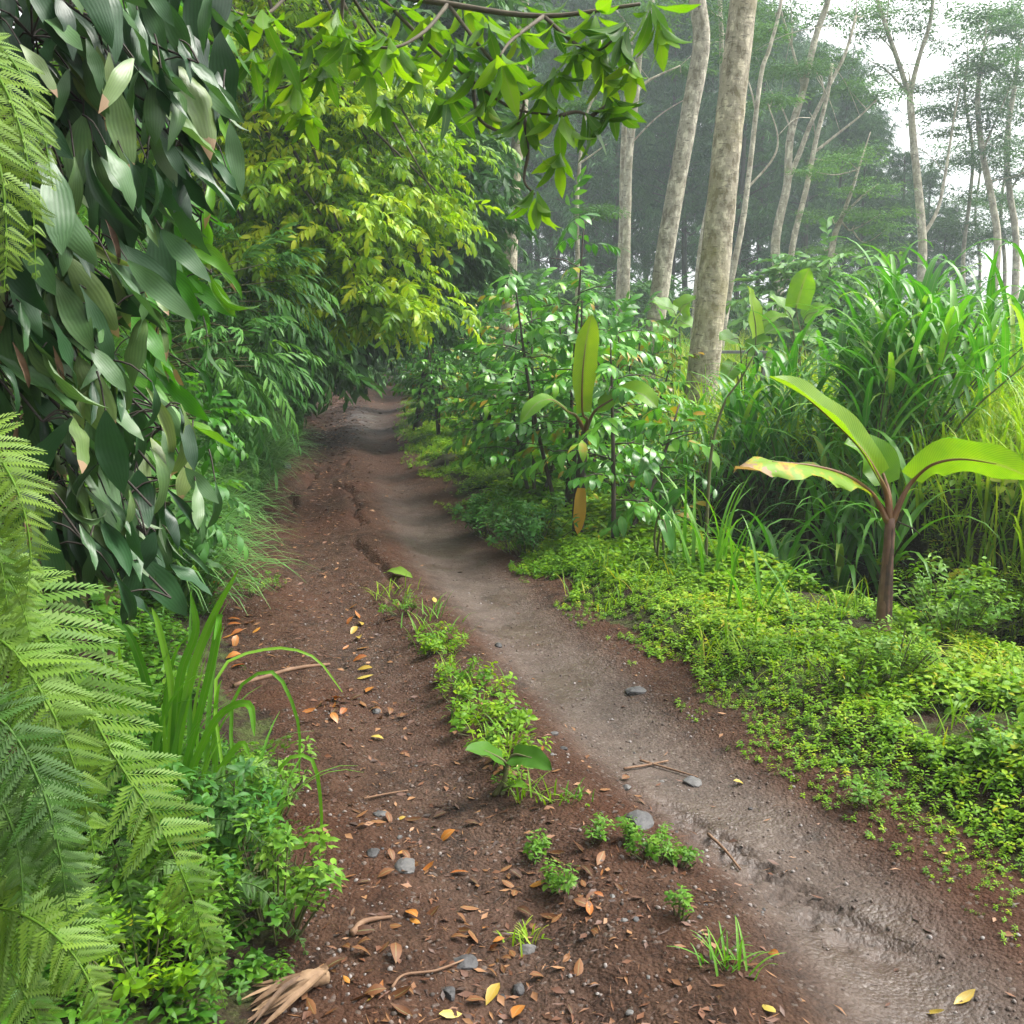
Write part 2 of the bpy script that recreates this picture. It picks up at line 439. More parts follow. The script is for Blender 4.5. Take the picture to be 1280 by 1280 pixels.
M = {}
M['track'] = soil_mat('track_soil', (.051, .0255, .0150), (.014, .0075, .0048), (.094, .052, .033))
M['ground'] = soil_mat('bank_soil', (.026, .016, .010), (.008, .0055, .004), (.05, .033, .021), wet=False, green=.75)
M['wall'] = leaf_mat('hanging_leaf', [(0, (.009, .036, .012)), (.35, (.026, .080, .026)), (.7, (.075, .155, .050)), (1, (.19, .26, .08))], rough=.38, trans=.22, spec=.38, ridges=.8, tips=.2, back=.75, tint=(1.1, 1.3, .6))
M['wallbright'] = leaf_mat('lit_broad_leaf', [(0, (.022, .11, .008)), (.5, (.055, .22, .012)), (1, (.14, .33, .025))], rough=.34, trans=.4, spec=.4, ridges=1, tips=.06, tint=(1.2, 1.2, .4))  # brighter copy of the hanging leaf, stronger light put into its colour
M['fern'] = leaf_mat('fern_leaf', [(0, (.035, .115, .008)), (.5, (.088, .20, .016)), (1, (.19, .31, .04))], rough=.55, trans=.4, back=.2, spec=.2, tint=(1.15, 1.15, .45))
M['ferndark'] = leaf_mat('fern_leaf_deep_green', [(0, (.02, .075, .010)), (.5, (.055, .135, .020)), (1, (.12, .22, .045))], rough=.55, trans=.3, back=.2, spec=.2)  # darker green than the other fern leaf
M['grass'] = leaf_mat('tall_grass_blade', [(0, (.03, .13, .008)), (.5, (.085, .26, .012)), (1, (.18, .38, .025))], rough=.45, trans=.42, vein=.3, back=.1, spec=.3, tint=(1.15, 1.2, .35))
M['egrass'] = leaf_mat('elephant_grass_blade', [(0, (.022, .11, .008)), (.5, (.060, .235, .014)), (.85, (.14, .36, .025)), (1, (.30, .42, .05))], rough=.4, trans=.38, vein=.5, spec=.45, back=.15, tint=(1.1, 1.25, .4))
M['bankgrass'] = leaf_mat('bank_grass_blade', [(0, (.03, .12, .02)), (.5, (.07, .21, .04)), (1, (.15, .31, .06))], rough=.45, trans=.38, back=.15, spec=.3)
M['fieldgrass'] = leaf_mat('field_grass_blade', [(0, (.09, .22, .008)), (.5, (.20, .36, .014)), (1, (.36, .42, .05))], rough=.5, trans=.42, back=.05, spec=.2, tint=(1.15, 1.15, .35))
M['cover'] = leaf_mat('ground_cover_leaf', [(0, (.050, .15, .006)), (.5, (.135, .285, .007)), (.85, (.25, .38, .010)), (1, (.36, .32, .02))], rough=.5, trans=.4, back=.1, spec=.25, tint=(1.15, 1.15, .3))
M['weed'] = leaf_mat('weed_leaf', [(0, (.03, .11, .008)), (.5, (.085, .21, .014)), (1, (.19, .34, .035))], rough=.5, trans=.36, back=.15, spec=.25)
M['coffee'] = leaf_mat('coffee_leaf', [(0, (.016, .085, .008)), (.5, (.045, .185, .014)), (.85, (.12, .33, .018)), (.95, (.18, .34, .02)), (1, (.36, .22, .02))], rough=.32, trans=.3, spec=.45, vein=.3, back=.25, tint=(1.1, 1.25, .35))
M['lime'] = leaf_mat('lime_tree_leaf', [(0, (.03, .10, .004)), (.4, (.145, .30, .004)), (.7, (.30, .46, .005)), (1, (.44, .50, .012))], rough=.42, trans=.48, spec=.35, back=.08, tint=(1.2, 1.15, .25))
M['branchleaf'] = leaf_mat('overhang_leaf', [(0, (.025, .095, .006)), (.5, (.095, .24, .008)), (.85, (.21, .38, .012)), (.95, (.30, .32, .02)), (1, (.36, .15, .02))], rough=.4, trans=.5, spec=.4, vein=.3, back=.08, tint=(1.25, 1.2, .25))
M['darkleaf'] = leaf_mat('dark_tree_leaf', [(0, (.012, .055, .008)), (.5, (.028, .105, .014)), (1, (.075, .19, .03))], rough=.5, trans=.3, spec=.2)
M['bush'] = leaf_mat('bush_leaf', [(0, (.02, .085, .012)), (.5, (.045, .155, .022)), (1, (.11, .26, .04))], rough=.5, trans=.32, back=.2, spec=.25)
M['needle'] = leaf_mat('pine_needles', [(0, (.012, .055, .022)), (1, (.07, .17, .05))], rough=.6, trans=.2, back=0, spec=.15)
M['sengon'] = leaf_mat('feathery_leaf', [(0, (.03, .10, .025)), (1, (.09, .22, .05))], rough=.55, trans=.35, back=.05, spec=.2)
M['banana'] = leaf_mat('banana_leaf', [(0, (.06, .20, .012)), (.5, (.14, .31, .012)), (1, (.27, .42, .015))], rough=.38, trans=.48, spec=.4, side=.10, vein=.6, back=.12, blotch=.45, tint=(1.15, 1.1, .3))
M['bananadry'] = leaf_mat('banana_leaf_scorched', [(0, (.34, .16, .03)), (.22, (.38, .13, .02)), (.36, (.42, .32, .03)), (.50, (.18, .31, .02)), (1, (.16, .32, .02))], rough=.5, trans=.4, tips=1., blotch=1.2, nscale=18, spec=.3)
M['yellowleaf'] = leaf_mat('yellow_dead_leaf', [(0, (.45, .22, .015)), (1, (.55, .33, .015))], rough=.5, trans=.35)
M['petiole'] = plain_mat('banana_stalk', [(0, (.075, .028, .015)), (.5, (.15, .065, .025)), (1, (.18, .15, .035))], .5, 9)
M['bananatrunk'] = plain_mat('banana_stem', [(0, (.035, .018, .012)), (.5, (.14, .07, .05)), (1, (.25, .16, .11))], .6, 22)
M['darkstem'] = plain_mat('dark_stem', [(0, (.02, .014, .010)), (1, (.075, .055, .04))], .8, 30)
M['stem'] = plain_mat('green_brown_stem', [(0, (.05, .045, .018)), (1, (.12, .13, .04))], .7, 25)
M['twig'] = plain_mat('twig_bark', [(0, (.04, .03, .02)), (1, (.12, .10, .06))], .8, 30)
M['pale'] = bark_mat('pale_bark', (.29, .255, .19), (.145, .12, .075), (.20, .175, .07), 3.2, moss=.55)
M['paleb'] = bark_mat('grey_bark', (.29, .265, .21), (.15, .13, .095), (.21, .185, .11), 3.2, moss=.35)
M['farpale'] = bark_mat('thin_tree_bark', (.34, .31, .24), (.2, .17, .12), (.25, .23, .13), 2., moss=.4)
M['pinebark'] = plain_mat('pine_bark', [(0, (.02, .017, .014)), (1, (.06, .05, .042))], .9, 4)
M['stone'] = plain_mat('grey_stone', [(0, (.015, .014, .014)), (.5, (.050, .048, .050)), (1, (.11, .105, .10))], .7, 30, .9)
M['wood'] = plain_mat('dead_wood', [(0, (.06, .028, .014)), (.5, (.14, .075, .04)), (1, (.26, .17, .10))], .8, 25)
M['husk'] = plain_mat('dry_husk', [(0, (.06, .032, .016)), (.5, (.16, .095, .05)), (1, (.27, .18, .10))], .8, 40)
M['plank'] = plain_mat('weathered_plank', [(0, (.05, .05, .055)), (1, (.16, .16, .165))], .8, 12)
M['litter_o'] = leaf_mat('fallen_orange_leaf', [(0, (.20, .05, .008)), (.5, (.30, .10, .012)), (1, (.36, .16, .02))], rough=.45, trans=.1, tint=(1, .8, .5), back=.1, vein=.4)
M['litter_y'] = leaf_mat('fallen_yellow_leaf', [(0, (.30, .19, .02)), (1, (.38, .30, .06))], rough=.45, trans=.1, tint=(1, .8, .5), back=.1, vein=.3)
M['litter_b'] = leaf_mat('fallen_brown_leaf', [(0, (.035, .014, .006)), (.5, (.095, .036, .012)), (1, (.19, .085, .033))], rough=.55, trans=.05, tint=(1, .8, .5), back=0, spec=.25, vein=.3)
M['litter_s'] = leaf_mat('litter_bits', [(0, (.022, .010, .006)), (.6, (.10, .034, .012)), (1, (.24, .12, .05))], rough=.6, trans=0, back=0)
M['gravel'] = plain_mat('gravel_grit', [(0, (.03, .02, .015)), (.6, (.10, .07, .055)), (1, (.2, .18, .17))], .75, 40, .5)

# ------------------------------------------------------------------ ground sheet and dirt track
def build_ground():
    xs = np.concatenate([-np.geomspace(170, 6, 90), np.arange(-5.9, -2.6, .06), np.arange(-2.6, -1.0, .026), np.arange(-1.0, 2.2, .018), np.arange(2.2, 3.0, .026), np.arange(3.0, 7, .07), np.geomspace(7.05, 170, 90)])
    ys = [-25., -15, -8, -4, -2, -1, -.4, 0, .4, .8]
    y = 1.1
    while y < 220: ys.append(y); y += .004+.0055*y+.010*min(1, max(0, (y-3.4)/2))
    ys = np.array(ys)
    X, Y = np.meshgrid(xs, ys)
    Z = H(X, Y)
    l, r, m = track(Y)
    ln = l+(fbm(Y*1.1, Y*0+3.3, 5, 3)-.45)*.25*np.clip(Y/5, .3, 2); rn = r+(fbm(Y*1.3, Y*0+8.1, 9, 3)-.45)*.14*np.clip(Y/5, .3, 2)
    w = np.maximum(r-l, .5)
    jag = .35*(fbm(X*3, Y*3, 101, 3)-.45)*np.clip(w/2, .3, 1)
    ins = (X-ln+jag > -.02) & (rn-X+jag > -.05)
    rut = np.exp(-((X-(m+(r-m)*.50)+.1*(fbm(X*2, Y*1.2, 111, 3)-.45))/(.135*w))**4)*.9*sst(15, 6, Y)+np.exp(-((X-(l+(m-l)*.6))/(.12*w))**2)*.25*sst(9, 5, Y)
    rut = np.maximum(rut, .8*np.exp(-((Y-20)/3.5)**2)*np.exp(-((X-(l+.6*w))/(.22*w))**2))
    V = np.stack([X, Y, Z], -1).reshape(-1, 3); nx = len(xs)
    R = np.clip(rut, 0, 1).ravel()
    i, j = np.meshgrid(np.arange(len(ys)-1), np.arange(nx-1), indexing='ij')
    a = (i*nx+j).ravel(); Q = np.stack([a, a+1, a+nx+1, a+nx], 1)
    fm = ins[:-1, :-1].ravel()
    for name, sel, mat in (('dirt_track', fm, 'track'), ('ground', ~fm, 'ground')):
        q = Q[sel]; u, inv = np.unique(q.ravel(), return_inverse=True)
        mb = MB(); mb.add(V[u], inv.reshape(-1, 4), None, V[u][:, :2], R[u])
        o = mb.obj(name, M[mat]); o['kind'] = 'structure'
build_ground()

# ------------------------------------------------------------------ leaf shapes
LF_LANCE = [leaf_tpl(5, .32, .45, .2, d, .12, 0, 1., t) for d, t in ((.5, .2), (1.0, -.3), (1.4, .1), (.8, .5))]
LF_WALL = [leaf_tpl(10, w, pk, f, d, .22, 0, .9, t) for w, pk, f, d, t in ((.27, .5, .2, .7, .5), (.24, .55, .6, 1.3, -.9), (.30, .48, .1, .4, .9), (.22, .5, 1.0, 1.7, .4), (.26, .58, .3, .15, -.7), (.25, .52, .75, -.4, 1.3), (.31, .46, -.3, .9, -.2))]
LF_SMALL = [leaf_tpl(3, .38, .45, .25, .7), leaf_tpl(3, .32, .4, .2, 1.2), leaf_tpl(3, .42, .5, .3, .3)]
LF_COFFEE = [leaf_tpl(4, .40, .45, .15, d, .25) for d in (.5, .9, 1.3)]
LF_FAR = [leaf_tpl(2, .42, .5, .25, .8), leaf_tpl(2, .36, .45, .15, .4)]
LF_ROUND = [leaf_tpl(4, .62, .42, .2, .5, 0, 0, .75), leaf_tpl(4, .55, .45, .25, .9, 0, 0, .8)]
LF_THIN = [leaf_tpl(3, .17, .4, .2, .9), leaf_tpl(3, .2, .45, .2, .5)]
TW_LIME = [twig_tpl(LF_SMALL, 13, 1., .40, 60, .9, .28, .14) for _ in range(4)]
TW_FAR = [twig_tpl(LF_FAR, 14, 1., .42, 60, .8, .3, .14) for _ in range(4)]
TW_COFFEE = [twig_tpl(LF_COFFEE, 10, 1., .42, 70, .75, .16, .13, .006) for _ in range(4)]
TW_HANG = [twig_tpl(LF_THIN, 16, 1., .36, 40, 1.5, .22, .14) for _ in range(3)]

def plantlet(leaves, n, stem=.9, jit=.25):
    out = []
    for i in range(n):
        a = i*2.4+rng.uniform(-.4, .4); t = .25+.75*(i+1)/n
        up = .75-1.*t*.3
        d = np.array([math.cos(a), math.sin(a), up*rng.uniform(.1, .7)])
        out.append(xf(leaves[i % len(leaves)], d, (0, 0, 1)+rng.normal(0, jit, 3), rng.uniform(.4, .65)*(1.15-.35*t), (math.cos(a)*.06, math.sin(a)*.06, t*stem), rng.normal(0, .1)))
    return merge(out)
PL_COVER = [plantlet(LF_ROUND, 9) for _ in range(3)]+[plantlet(LF_SMALL, 10) for _ in range(2)]
PL_WEED = [plantlet(LF_SMALL, 14, 1.3), plantlet(LF_LANCE, 10, 1.1), plantlet(LF_ROUND, 9, .9)]

def put(mb, tpls, P, size, R, d=None, n=None, tilt=.25):
    """upright plantlets at points P"""
    P = np.asarray(P, float); k = len(P)
    pick = rng.integers(0, len(tpls), k)
    az = rng.uniform(0, 2*PI, k)
    dd = np.stack([np.cos(az), np.sin(az), rng.normal(0, tilt, k)], 1)
    nn = np.stack([rng.normal(0, tilt, k), rng.normal(0, tilt, k), np.ones(k)], 1)
    Mx = basis(dd, nn, size)
    for t in range(len(tpls)):
        s = pick == t
        if s.any(): place(mb, tpls[t], Mx[s], P[s], np.asarray(R)[s])
def onground(x, y, dz=0.): return np.stack([x, y, H(x, y)+dz], 1)

# ------------------------------------------------------------------ low growth (uncountable)
def right_cover():
    mb = MB()
    for (n, ya, yb, s0, s1) in ((12500, 2.0, 8, .026, .06), (11000, 6, 28, .045, .10)):
        y = ya+(yb-ya)*rng.random(n)**1.2; l, r, m = track(y)
        r = r+(fbm(y*1.3, y*0+8.1, 9, 3)-.45)*.14*np.clip(y/5, .3, 2)
        v = rng.uniform(-.12, 1.0, n)*np.interp(y, [2, 3, 5, 7.5, 9], [2., 2., 1.75, 1.35, 1.7])*np.where(rng.random(n) < .2, .35, 1)
        x = r+v
        keep = fbm(x*2.6, y*2.6, 201, 4)+np.clip(v, -.1, .55)*.55+.03 > .42
        keep &= fbm(x*1.1+7, y*1.1, 207, 3) > .24
        keep &= ~((y < 3.6) & (v > .75+.5*(y-2.6)) & (rng.random(n) < .8))
        x, y, v = x[keep], y[keep], v[keep]
        sz = rng.uniform(s0, s1, len(x))*np.clip(.55+v*.9, .45, 1.3)*(.25+1.5*fbm(x*1.5, y*1.5, 205, 3))
        R = np.clip(.15+.75*fbm(x*.9, y*.9, 203, 3)+rng.normal(0, .16, len(x)), 0, .97)
        put(mb, PL_COVER, onground(x, y, -.005), sz*1.5, R)
    n = 5200; y = 2.2+16*rng.random(n)**1.4; l, r, m = track(y); v = rng.uniform(-.05, 1.7, n); x = r+v
    k = fbm(x*1.7, y*1.7, 209, 3) > .48; x, y = x[k], y[k]
    blades(mb, onground(x, y, -.01), rng.uniform(0, 6.28, len(x)), rng.uniform(.1, .7, len(x)), rng.uniform(.4, 1.6, len(x)), rng.uniform(.06, .24, len(x)), rng.uniform(.004, .010, len(x)), np.clip(rng.normal(.6, .25, len(x)), 0, 1), 4, 0)
    tag(mb.obj('ground_cover', M['cover']), 'bright green low creeping leaves covering the verge right of the track', 'ground cover', kind='stuff')
right_cover()
def field_grass():
    mb = MB()
    n = 26000; y = 4.5+38*rng.random(n)**1.5; l, r, m = track(y); v = np.interp(y, [4, 9, 12], [2.65, 2.6, 1.9])+rng.random(n)**1.3*np.clip(y*.75, 3, 16); x = r+v
    k = (fbm(x*.8, y*.8, 211, 3) > .30) & (x < y*.62+1.5); x, y = x[k], y[k]
    R = np.clip(.28+.8*fbm(x*.7, y*.7, 213, 3)+rng.normal(0, .15, len(x)), 0, 1)
    blades(mb, onground(x, y, -.01), rng.uniform(0, 2*PI, len(x)), rng.uniform(0, .5, len(x)), rng.uniform(.5, 2., len(x)), rng.uniform(.2, .65, len(x))*(1+.03*y), rng.uniform(.008, .018, len(x))*(1+.05*y), R, 4, 0)
    n = 5000; y = 4.2+14*rng.random(n)**1.4; l, r, m = track(y); x = r+2.7+rng.random(n)*5
    k = x < y*.6+1; x, y = x[k], y[k]
    put(mb, PL_COVER, onground(x, y), rng.uniform(.08, .2, len(x)), np.clip(.5+rng.normal(0, .25, len(x)), 0, 1))
    tag(mb.obj('field_grass', M['fieldgrass']), 'yellow green grass and herbs filling the open field on the right', 'grass', kind='stuff')
field_grass()
def bank_grass():
    mb = MB()
    n = 42000; y = 5.6+17*rng.random(n)**1.3; l, r, m = track(y)
    b = rng.uniform(.1, 2.1, n); x = l-b
    k = fbm(x*1.3, y*1.3, 221, 3)+.25*sst(.0, .4, b) > .42; x, y, b = x[k], y[k], b[k]
    # the eroded bare face further up the track
    k = ~((y > 14.5) & (y < 19) & (b < .8)); x, y = x[k], y[k]
    R = np.clip(.5+.5*(fbm(x, y, 223, 3)-.5)+rng.normal(0, .16, len(x)), 0, 1)
    blades(mb, onground(x, y, -.01), rng.normal(-.35, .7, len(x)), rng.uniform(.1, .9, len(x)), rng.uniform(1.0, 2.3, len(x)), rng.uniform(.35, .95, len(x)), rng.uniform(.012, .026, len(x)), np.clip(R+.12, 0, 1), 5, 0)
    tag(mb.obj('bank_grass', M['bankgrass']), 'bluish green long grass hanging down the left bank', 'grass', kind='stuff')
bank_grass()
def left_growth():
    mb = MB()
    n = 3800; y = 1.6+6.2*rng.random(n)**1.2; l, r, m = track(y); b = rng.uniform(-.02, 1.5, n); x = l-b
    k = fbm(x*3, y*3, 231, 3)+.4*sst(0, .5, b) > .56; x, y, b = x[k], y[k], b[k]
    put(mb, PL_WEED, onground(x, y, -.01), rng.uniform(.05, .12, len(x))*np.clip(.6+b, .5, 1.4), np.clip(.02+.5*fbm(x*2, y*2, 233, 3)+rng.normal(0, .17, len(x)), 0, 1))
    tag(mb.obj('undergrowth', M['weed']), 'mixed leafy undergrowth covering the foot of the left bank', 'undergrowth', kind='stuff')
    mb = MB()
    n = 5200; y = 7.5+24*rng.random(n)**1.2; l, r, m = track(y); b = .9+rng.random(n)*3.2; x = l-b
    z = H(x, y)
    P = np.stack([x, y, z+rng.random(n)*.5], 1)
    d = np.stack([rng.normal(.6, .5, n), rng.normal(-.4, .5, n), rng.normal(.1, .4, n)], 1)
    pick = rng.integers(0, len(TW_HANG), n)
    Mx = basis(d, np.tile((0, 0, 1.), (n, 1))+rng.normal(0, .2, (n, 3)), rng.uniform(.35, .75, n))
    R = np.clip(.45+.6*(fbm(x*.9, y*.9, 235, 3)-.5)+rng.normal(0, .15, n), 0, 1)
    for t in range(len(TW_HANG)):
        s = pick == t; place(mb, TW_HANG[t], Mx[s], P[s], R[s])
    tag(mb.obj('bank_foliage', M['bush']), 'dense dark drooping foliage clothing the shaded upper left bank', 'foliage', kind='stuff')
left_growth()

# ------------------------------------------------------------------ crowns
def crown_pts(ells, per, sig):
    """clumps of points: ells = (centre, radii, clumps)"""
    P = []; D = []; R = []
    for c, rad, k in ells:
        c = np.array(c, float); rad = np.array(rad, float)
        q = norm(rng.normal(0, 1, (k, 3)))*(rng.uniform(.35, 1., (k, 1))**.5)
        for cc in c+q*rad:
            n = max(3, int(per*rng.uniform(.5, 1.4)))
            p = cc+rng.normal(0, 1, (n, 3))*np.array(sig)
            P.append(p); D.append(norm((p-c)/rad)*.7+rng.normal(0, .45, (n, 3))); R.append(np.full(n, rng.normal(0, .13)))
    return np.concatenate(P), np.concatenate(D), np.concatenate(R)
def crown(mb, ells, tpls, size, per=14, sig=(.3, .3, .2), rbase=.5, flat=.5, rs=.1):
    P, D, R = crown_pts(ells, per, sig)
    D[:, 2] = D[:, 2]*flat-.15
    n = len(P); pick = rng.integers(0, len(tpls), n)
    Mx = basis(D, np.tile((0, 0, 1.), (n, 1))+rng.normal(0, .25, (n, 3)), rng.uniform(size[0], size[1], n))
    R = np.clip(rbase+R+rng.normal(0, rs, n), 0, 1)
    for t in range(len(tpls)):
        s = pick == t
        if s.any(): place(mb, tpls[t], Mx[s], P[s], R[s])
    return P
def limbs(mb, start, targets, r0, r1=.008, bend=.25, seg=5):
    for t in targets:
        t = np.array(t, float); s = np.array(start, float)
        mid = (s+t)/2+np.array([rng.normal(0, .1), rng.normal(0, .1), 1])*np.linalg.norm(t-s)*bend
        tube(mb, [s, (s+mid)/2+rng.normal(0, .03, 3), mid, (mid+t)/2, t], [r0, r0*.6, r1], seg, 0, rng.random(), 4)

# lime leaved tree overhanging the track from the left bank
def lime_tree():
    bx, by = -5.2, 11.2; base = np.array([bx, by, Hs(bx, by)-.1])
    t = thing('lime_leaved_tree', 'big lime green leafy tree overhanging the track from the left bank', 'tree', base)
    tk = MB(); top = np.array([-4.3, 10.8, 6.6])
    tube(tk, [base, base+(.15, 0, 1.2), base+(.5, -.2, 2.6), top], [.2, .16, .13, .06], 10, .04)
    c = lambda px, py, Y: W(px-22, py-14, Y)
    E = [(c(430, 250, 10.2), (1.15, 1.2, .95), 34), (c(512, 265, 10.6), (.42, .8, .55), 11), (c(335, 150, 10.5), (1.2, 1.4, 1.1), 34),
         (c(455, 350, 9.9), (.55, .7, .4), 13), (c(515, 392, 9.7), (.18, .4, .2), 4), (c(380, 300, 10.), (.6, .8, .5), 14), (c(430, 110, 11), (1.3, 1.5, .8), 26), (c(360, -20, 10.5), (1.8, 1.8, 1.2), 34),
         (c(530, 195, 11.2), (.33, .6, .35), 5), (c(200, 60, 10.5), (1.6, 1.5, 1.8), 26), (c(300, -330, 10), (3, 3, 1.6), 30)]
    cr = MB(); P = crown(cr, E, TW_LIME, (.20, .33), 20, (.24, .24, .09), .52, .35, .14)
    limbs(tk, base+(.5, -.2, 2.6), P[rng.integers(0, len(P), 40)], .045)
    limbs(tk, top, P[rng.integers(0, len(P), 40)], .04)
    tk.obj('trunk', M['twig'], t); cr.obj('crown', M['lime'], t)
lime_tree()

# nearer tree: its trunk stands left of the view, one long branch crosses the top
def overhang_tree():
    bx, by = -2.9, 3.6; base = np.array([bx, by, Hs(bx, by)-.1])
    t = thing('broadleaf_tree', 'near tree whose thin leafy branch hangs across the top of the view', 'tree', base)
    tk = MB(); fork = np.array([-2.5, 3.7, 4.0])
    tube(tk, [base, base+(.1, .05, .7), fork, (-2.2, 3.8, 6.5)], [.14, .12, .1, .05], 10, .04)
    br = MB(); fl = MB()
    main = [fork, (-1.9, 3.8, 3.7), W(300, -60, 3.9), W(430, -20, 3.9), W(560, 5, 3.8), W(680, 20, 3.7), W(800, 5, 3.6)]
    tube(br, main, [.035, .02, .014, .010, .006], 6, 0, .4, 5)
    subs = [
        [W(470, -10, 3.9), W(540, 60, 3.8), W(590, 100, 3.7), W(640, 135, 3.6), W(700, 145, 3.55)],
        [W(560, 5, 3.8), W(610, 70, 3.7), W(650, 110, 3.6), W(655, 145, 3.6)],
        [W(590, 100, 3.7), W(600, 150, 3.65), W(640, 165, 3.6), W(655, 130, 3.55)],
        [W(655, 145, 3.6), W(660, 190, 3.6), W(655, 225, 3.6), W(668, 243, 3.6)],
        [W(680, 20, 3.7), W(720, 55, 3.6), W(750, 62, 3.55), W(775, 40, 3.5)],
        [W(430, -20, 3.9), W(420, 60, 4.0), W(380, 100, 4.1), W(330, 115, 4.2)],
        [W(380, -30, 3.9), W(330, 20, 3.7), W(280, 10, 3.6)],
        [W(430, -20, 3.9), W(470, 40, 4.2), W(500, 70, 4.3), W(540, 70, 4.3)],
        [W(700, 145, 3.55), W(720, 140, 3.55), W(740, 145, 3.5)],
        [W(560, 5, 3.8), W(530, 40, 3.6), W(490, 60, 3.5), W(440, 50, 3.5)],
        [W(680, 20, 3.7), W(640, 50, 3.5), W(625, 70, 3.4)],
        [W(740, 145, 3.5), W(760, 130, 3.5)]]
    for s in subs: tube(br, s, [.008, .006, .004], 5, 0, .4, 4)
    LB = [leaf_tpl(6, w, .5, f, d, .1, .06, .95, t) for w, f, d, t in ((.30, .2, .5, .2), (.27, .3, 1.0, -.3), (.32, .12, .3, .4), (.28, .35, 1.3, .1))]
    def dropros(n):
        out = []
        for i in range(n):
            a = i*2.4+rng.uniform(-.4, .4); sp = rng.uniform(.25, 1.0)
            d = (math.cos(a)*sp, .9, math.sin(a)*sp)
            out.append(xf(LB[i % 4], d, (-math.cos(a)*.6+rng.normal(0, .3), .8, -math.sin(a)*.6+rng.normal(0, .3)), rng.uniform(.7, 1.12), (math.cos(a)*.03, rng.uniform(-.25, .05), math.sin(a)*.03), rng.normal(0, .12)))
        return merge(out)
    ros = [dropros(k) for k in (8, 9, 10, 7)]
    tips = [(668, 246, 3.6, .20), (700, 150, 3.55, .19), (735, 148, 3.5, .19), (655, 150, 3.6, .2), (640, 95, 3.6, .2), (598, 85, 3.65, .2), (570, 60, 3.7, .2), (780, 40, 3.5, .19), (752, 62, 3.55, .2), (720, 60, 3.6, .2),
            (690, 30, 3.7, .19), (650, 40, 3.6, .19), (610, 30, 3.7, .2), (540, 25, 3.8, .2), (500, 65, 4.2, .2), (470, 40, 4.0, .2), (430, 45, 3.7, .2), (405, 90, 4.0, .2), (335, 115, 4.2, .2), (370, 105, 4.1, .19),
            (285, 12, 3.6, .2), (330, 18, 3.7, .2), (440, 55, 3.5, .18), (490, 60, 3.5, .18), (625, 72, 3.4, .2), (810, 8, 3.6, .18), (765, 128, 3.5, .16), (545, 72, 4.3, .2), (700, 95, 3.6, .19), (660, 20, 3.8, .2), (740, 15, 3.6, .18),
            (580, 10, 3.9, .2), (500, 10, 3.9, .2), (350, 60, 4.0, .2), (390, 50, 3.9, .2), (420, 20, 3.9, .2), (460, 80, 4.1, .2), (520, 95, 4.2, .2), (560, 110, 4.0, .2), (310, 70, 4.1, .2), (785, 85, 3.5, .19), (825, 35, 3.55, .18), (700, 200, 3.58, .17), (610, 130, 3.7, .19), (480, 130, 4.2, .18), (380, 140, 4.2, .18), (760, 95, 3.55, .18), (680, 115, 3.55, .18)]
    for px, py, Y, s in tips:
        for q in range(1):
            p = W(px, py, Y)+rng.normal(0, .01, 3)
            # the rosette axis hangs forward and down
            d = np.array([[rng.normal(.1, .25), rng.normal(-.1, .25), -rng.uniform(.7, 1.0)]])
            Mx = basis(d, np.array([[0, -1., .3]])+rng.normal(0, .2, (1, 3)), [s*rng.uniform(.7, 1.0)])
            place(fl, ros[rng.integers(0, 4)], Mx, p[None], [np.clip(rng.normal(.5, .17), 0, .74)])
    # rest of the crown, mostly above the view
    cr = MB()
    P = crown(cr, [((-1.6, 3.6, 5.2), (1.5, 1.8, .9), 22), ((-.2, 4.4, 5.0), (1.4, 1.6, .6), 12), ((-2.6, 2.4, 5.0), (1.5, 1.6, .8), 18)], ros, (.17, .23), 7, (.25, .25, .15), .5, .4)
    limbs(br, (-2.2, 3.8, 6.3), P[rng.integers(0, len(P), 14)], .02, .004, .1)
    tk.obj('trunk', M['twig'], t); br.obj('branch', M['twig'], t); fl.obj('hanging_leaves', M['branchleaf'], t); cr.obj('crown', M['branchleaf'], t)
overhang_tree()

def small_tree(name, label, cat, px, Y, ells, mat, tw, size, per, sig, rbase=.5, group=None, trunkr=.08, lean=0., ntwig=26, flat=.5, bark='darkstem', z0=None):
    x = xat(px, Y, .5); base = np.array([x, Y, Hs(x, Y)-.05])
    t = thing(name, label, cat, base, group)
    cr = MB(); P = crown(cr, ells, tw, size, per, sig, rbase, flat)
    tk = MB(); top = P.mean(0)
    tube(tk, [base, base*.6+top*.4+(lean, 0, 0), top], [trunkr, trunkr*.8, trunkr*.4], 7, .03)
    limbs(tk, base*.4+top*.6, P[rng.integers(0, len(P), ntwig)], trunkr*.35, .006, .15)
    tk.obj('trunk', M[bark], t); cr.obj('crown', M[mat], t)
    return t
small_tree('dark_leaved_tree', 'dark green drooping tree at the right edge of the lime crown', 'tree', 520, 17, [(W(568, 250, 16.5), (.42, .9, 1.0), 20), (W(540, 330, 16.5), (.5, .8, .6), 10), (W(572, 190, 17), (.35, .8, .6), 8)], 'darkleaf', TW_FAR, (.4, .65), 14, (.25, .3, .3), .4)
small_tree('shade_tree', 'tree coloured dark for shade, filling the bank under the lime crown', 'tree', 300, 15.5, [(W(320, 330, 15), (1.3, 1.2, 1.3), 40), (W(390, 390, 16), (.9, 1, .7), 20), (W(270, 420, 14), (1.2, 1, .8), 24), (W(340, 180, 16), (2, 1.5, 2), 40), (W(470, 300, 17.5), (1.2, 1.2, 1.0), 26)], 'darkleaf', TW_FAR, (.45, .7), 14, (.3, .3, .25), .4, ntwig=40)  # dark leaf colour stands in for the shade below the lime crown
